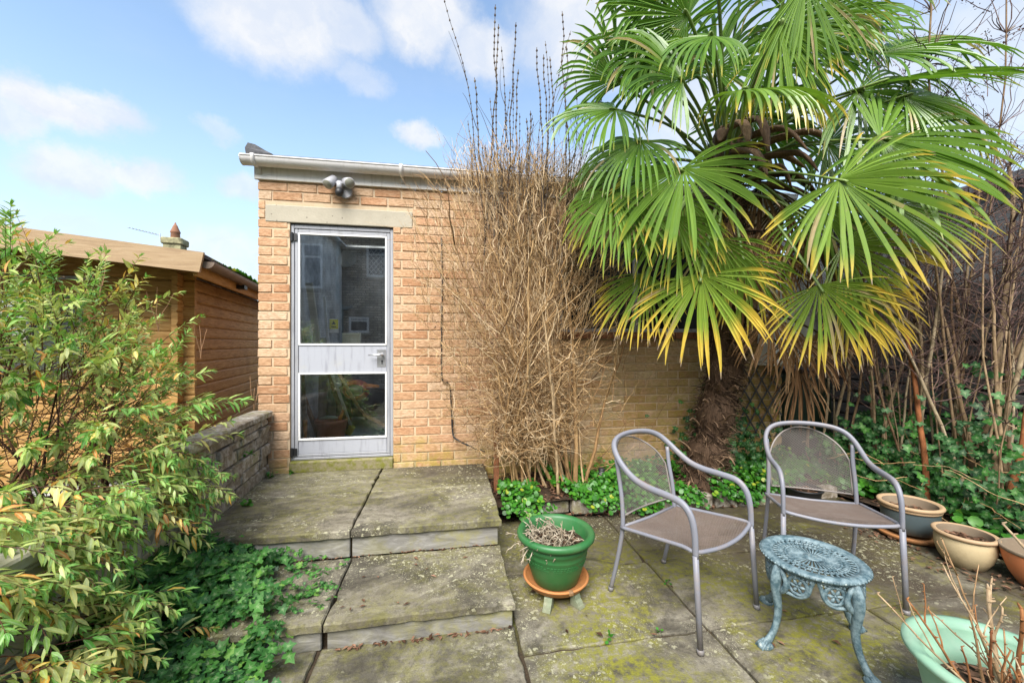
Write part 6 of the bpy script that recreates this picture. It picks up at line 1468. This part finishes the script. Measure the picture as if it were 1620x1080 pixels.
tag(obj('fallen_leaves', b, LITTER, kind='stuff'), 'few curled brown leaves lying on the steps and patio slabs', 'leaves')
# bulb shoots
bsh = thing('bulb_shoots', 'small tuft of upright green bulb shoots beside the rusty post', 'plant', (0.62, 3.12, 0.12)); L_ = Leaves()
for i in range(16): a = random.uniform(0, 6.28); L_.lance(Vector((0.02 * math.cos(a), 0.02 * math.sin(a), 0)), Vector((0.15 * math.cos(a), 0.15 * math.sin(a), 1)), Vector((math.cos(a), math.sin(a), 0.1)), random.uniform(0.07, 0.13), 0.014, random.uniform(0.2, 0.7), 0.1)
obj('leaves', L_.mesh('leaves'), COVERLEAF, bsh)

# ---------------------------------------------------------------- ivy on the trunk base and wall
random.seed(16); pts = []
for i in range(520):
    a = random.gauss(0, 1); x = 2.52 + 0.22 * a; z = 0.2 + abs(random.gauss(0, 0.26)); y = random.uniform(3.05, 3.42)
    pts.append(((x, y, z), (-0.3, -1, 0.4)))
ivy_patch('wall_ivy', 'dark ivy climbing the wall foot beside the palm trunk', (2.5, 3.3, 0.3), pts, (0.035, 0.06), IVYLEAF, tintf=lambda: random.gauss(0.35, 0.2))
# ---------------------------------------------------------------- multi-stemmed shrubs by the fence
def stem_shrub(label, base, n, spread, h, lean, rad, seed, name='bare_shrub', tw_n=260, tints=(0.2, 0.9), xr=0.35):
    random.seed(seed); t_ = thing(name, label, 'shrub', base); B_ = Vector(base)
    m_ = MB(True); m_.org = B_; f_ = MB(False); f_.org = B_; sk = []
    for i in range(n):
        p = B_ + Vector((random.uniform(-spread, spread), random.uniform(-spread, spread) * 1.3, -0.02))
        pts = grow(m_, p, (lean[0] + random.uniform(-0.16, 0.16), lean[1] + random.uniform(-0.12, 0.12), 1), h * random.uniform(0.75, 1.1), random.uniform(*rad), 12, 0.09, 0.04, random.uniform(*tints), 8, 0.5)
        for q in pts[1:-1]:                                         # bark rings / nodes
            if random.random() < 0.7: grow(m_, q, rv(1) + UP * 0.4, random.uniform(0.015, 0.05), 0.005, 2, 0.2, 0, 0.6, 5, 0.6)
        sk.append(pts)
    for i in range(tw_n):
        pts = random.choice(sk); k = int(4 + 8.9 * random.random() ** 0.6); p = pts[min(12, k)]
        q = grow(f_, p, Vector((random.uniform(-1, 1), random.uniform(-1, 0.6), random.uniform(0.0, 1.2))), random.uniform(0.15, 0.6), random.uniform(0.0016, 0.0045), 6, 0.25, 0.04, random.random(), 4, 0.45)
        if random.random() < 0.6: grow(f_, q[3], rv(1) + UP * 0.5, 0.16, 0.0014, 4, 0.3, 0, random.random(), 3)
    obj('stems', m_, STEM, t_); obj('twigs', f_, PURPLETWIG, t_); return t_
stem_shrub('clump of pale bare stems rising in front of the slat fence nearest the wall end', (3.62, 3.05, 0.10), 7, 0.20, 2.3, (0.0, -0.02), (0.008, 0.017), 61)
stem_shrub('clump of thick pale stems between the slat fence and the oval pot', (3.72, 2.62, 0.10), 9, 0.22, 2.4, (0.02, -0.03), (0.009, 0.020), 62)
stem_shrub('clump of thick pale stems behind the cream pot at the picture edge', (3.92, 2.28, 0.10), 10, 0.20, 2.4, (0.0, 0.02), (0.010, 0.023), 63)
stem_shrub('thicket of many thin brown stems filling the gap before the slat fence', (3.80, 2.45, 0.10), 20, 0.34, 2.2, (0.0, 0.0), (0.004, 0.009), 71, 'thin_stem_shrub', 420, (0.0, 0.6))
t_ = thing('orange_stem', 'slender orange-brown stem leaning up from the broad leaves', 'stem', (3.52, 2.34, 0.06)); b = MB(True); b.org = Vector(t_.location); random.seed(64)
grow(b, t_.location, (-0.10, 0.03, 1), 1.35, 0.021, 10, 0.05, 0.02, 1.0, 8, 0.6); obj('trunk', b, STEM, t_)
t_ = thing('orange_stem', 'short orange-brown stem leaning right over the ivy at the picture edge', 'stem', (3.62, 2.02, 0.06)); b = MB(True); b.org = Vector(t_.location)
grow(b, t_.location, (0.42, 0.05, 1), 0.9, 0.024, 9, 0.05, 0.02, 1.0, 8, 0.7); obj('trunk', b, STEM, t_)
stem_shrub('tall bare purple-brown buddleia with dead flower spikes above the fence', (4.05, 2.65, 0.10), 7, 0.22, 3.6, (-0.02, -0.06), (0.008, 0.016), 66, 'seedhead_shrub', 420)
sk = bpy.data.objects['seedhead_shrub']; random.seed(67); b = MB(False); b.org = Vector(sk.location); f2 = MB(False); f2.org = b.org
for i in range(70):                                                 # dead flower spikes on thin side branches
    p = Vector((random.uniform(3.3, 4.3), random.uniform(2.0, 2.9), random.uniform(2.1, 3.9))); d = Vector((random.uniform(-1, 0.6), random.uniform(-0.5, 0.3), random.uniform(-0.1, 0.9)))
    q = grow(f2, p, d, random.uniform(0.25, 0.55), 0.003, 7, 0.14, 0.02, random.random(), 4, 0.5)
    for j in range(34):
        u = random.uniform(2, 7); k = min(6, int(u)); c = q[k].lerp(q[k + 1], u - k) + rv(0.020); s_ = random.uniform(0.004, 0.010); b.tint = random.random()
        b.add([c - b.org + rv(s_), c - b.org + rv(s_), c - b.org + rv(s_), c - b.org + rv(s_)], [(0, 1, 2), (0, 2, 3), (0, 1, 3)])
obj('dead_flowers', b, PURPLETWIG, sk); obj('side_branches', f2, PURPLETWIG, sk)
# ivy over the foot of the fence
random.seed(17); pts = []
for i in range(2600):
    x = random.uniform(3.42, 4.25); y = random.uniform(1.3, 3.3); z = 0.12 + abs(random.gauss(0, 0.40)) * (0.5 + 0.5 * math.sin(y * 5) ** 2) + (x - 3.4) * 0.15
    if z > 1.25 or (y > 3.0 and z > 0.5): continue
    pts.append(((x, y, z), (-0.7, -0.7, 0.35)))
ivy_patch('fence_ivy', 'dark ivy mass climbing among the bare stems at the fence foot', (3.8, 2.4, 0.3), pts, (0.04, 0.075), IVYLEAF, tintf=lambda: random.gauss(0.38, 0.22))
random.seed(18); b = MB(False); b.org = Vector((3.5, 2.2, 0.1))
for i in range(46): p = Vector((random.uniform(3.35, 3.9), random.uniform(1.6, 2.7), random.uniform(0.12, 0.5))); grow(b, p, Vector((random.uniform(-1, 0.6), random.uniform(-0.9, 0.6), random.uniform(-0.1, 0.6))), random.uniform(0.15, 0.45), 0.003, 9, 0.42, -0.02, random.uniform(0.2, 0.8), 4, 0.5)
tag(obj('dead_bramble', b, TWIG, None, b.org, kind='stuff'), 'loose tangle of dead pinkish stems over the ivy', 'stems')
# little weeds in the joints and wall foot
random.seed(19); L_ = Leaves()
for (x, y, z, n, s_) in [(0.72, 1.66, 0.0, 10, 0.025), (0.97, 1.66, 0, 6, 0.02), (1.22, 2.0, 0, 8, 0.02), (-0.53, 2.05, 0.12, 5, 0.015), (-1.36, 3.35, 0.28, 14, 0.035), (-1.24, 3.42, 0.28, 10, 0.03), (-0.55, 1.6, 0, 10, 0.03), (-1.27, 2.8, 0.28, 14, 0.04), (-1.35, 3.0, 0.55, 12, 0.035)]:
    for k in range(n): L_.outline(Vector((x, y, z)) + Vector((random.uniform(-s_, s_), random.uniform(-s_, s_) * 0.6, random.uniform(0, s_))), rv(1), UP + rv(0.5), s_ * 0.7, ROUND, random.uniform(0.4, 0.95))
tag(obj('joint_weeds', L_.mesh('joint_weeds'), COVERLEAF, kind='stuff'), 'tiny green weeds sprouting in paving joints and wall foot', 'weeds')
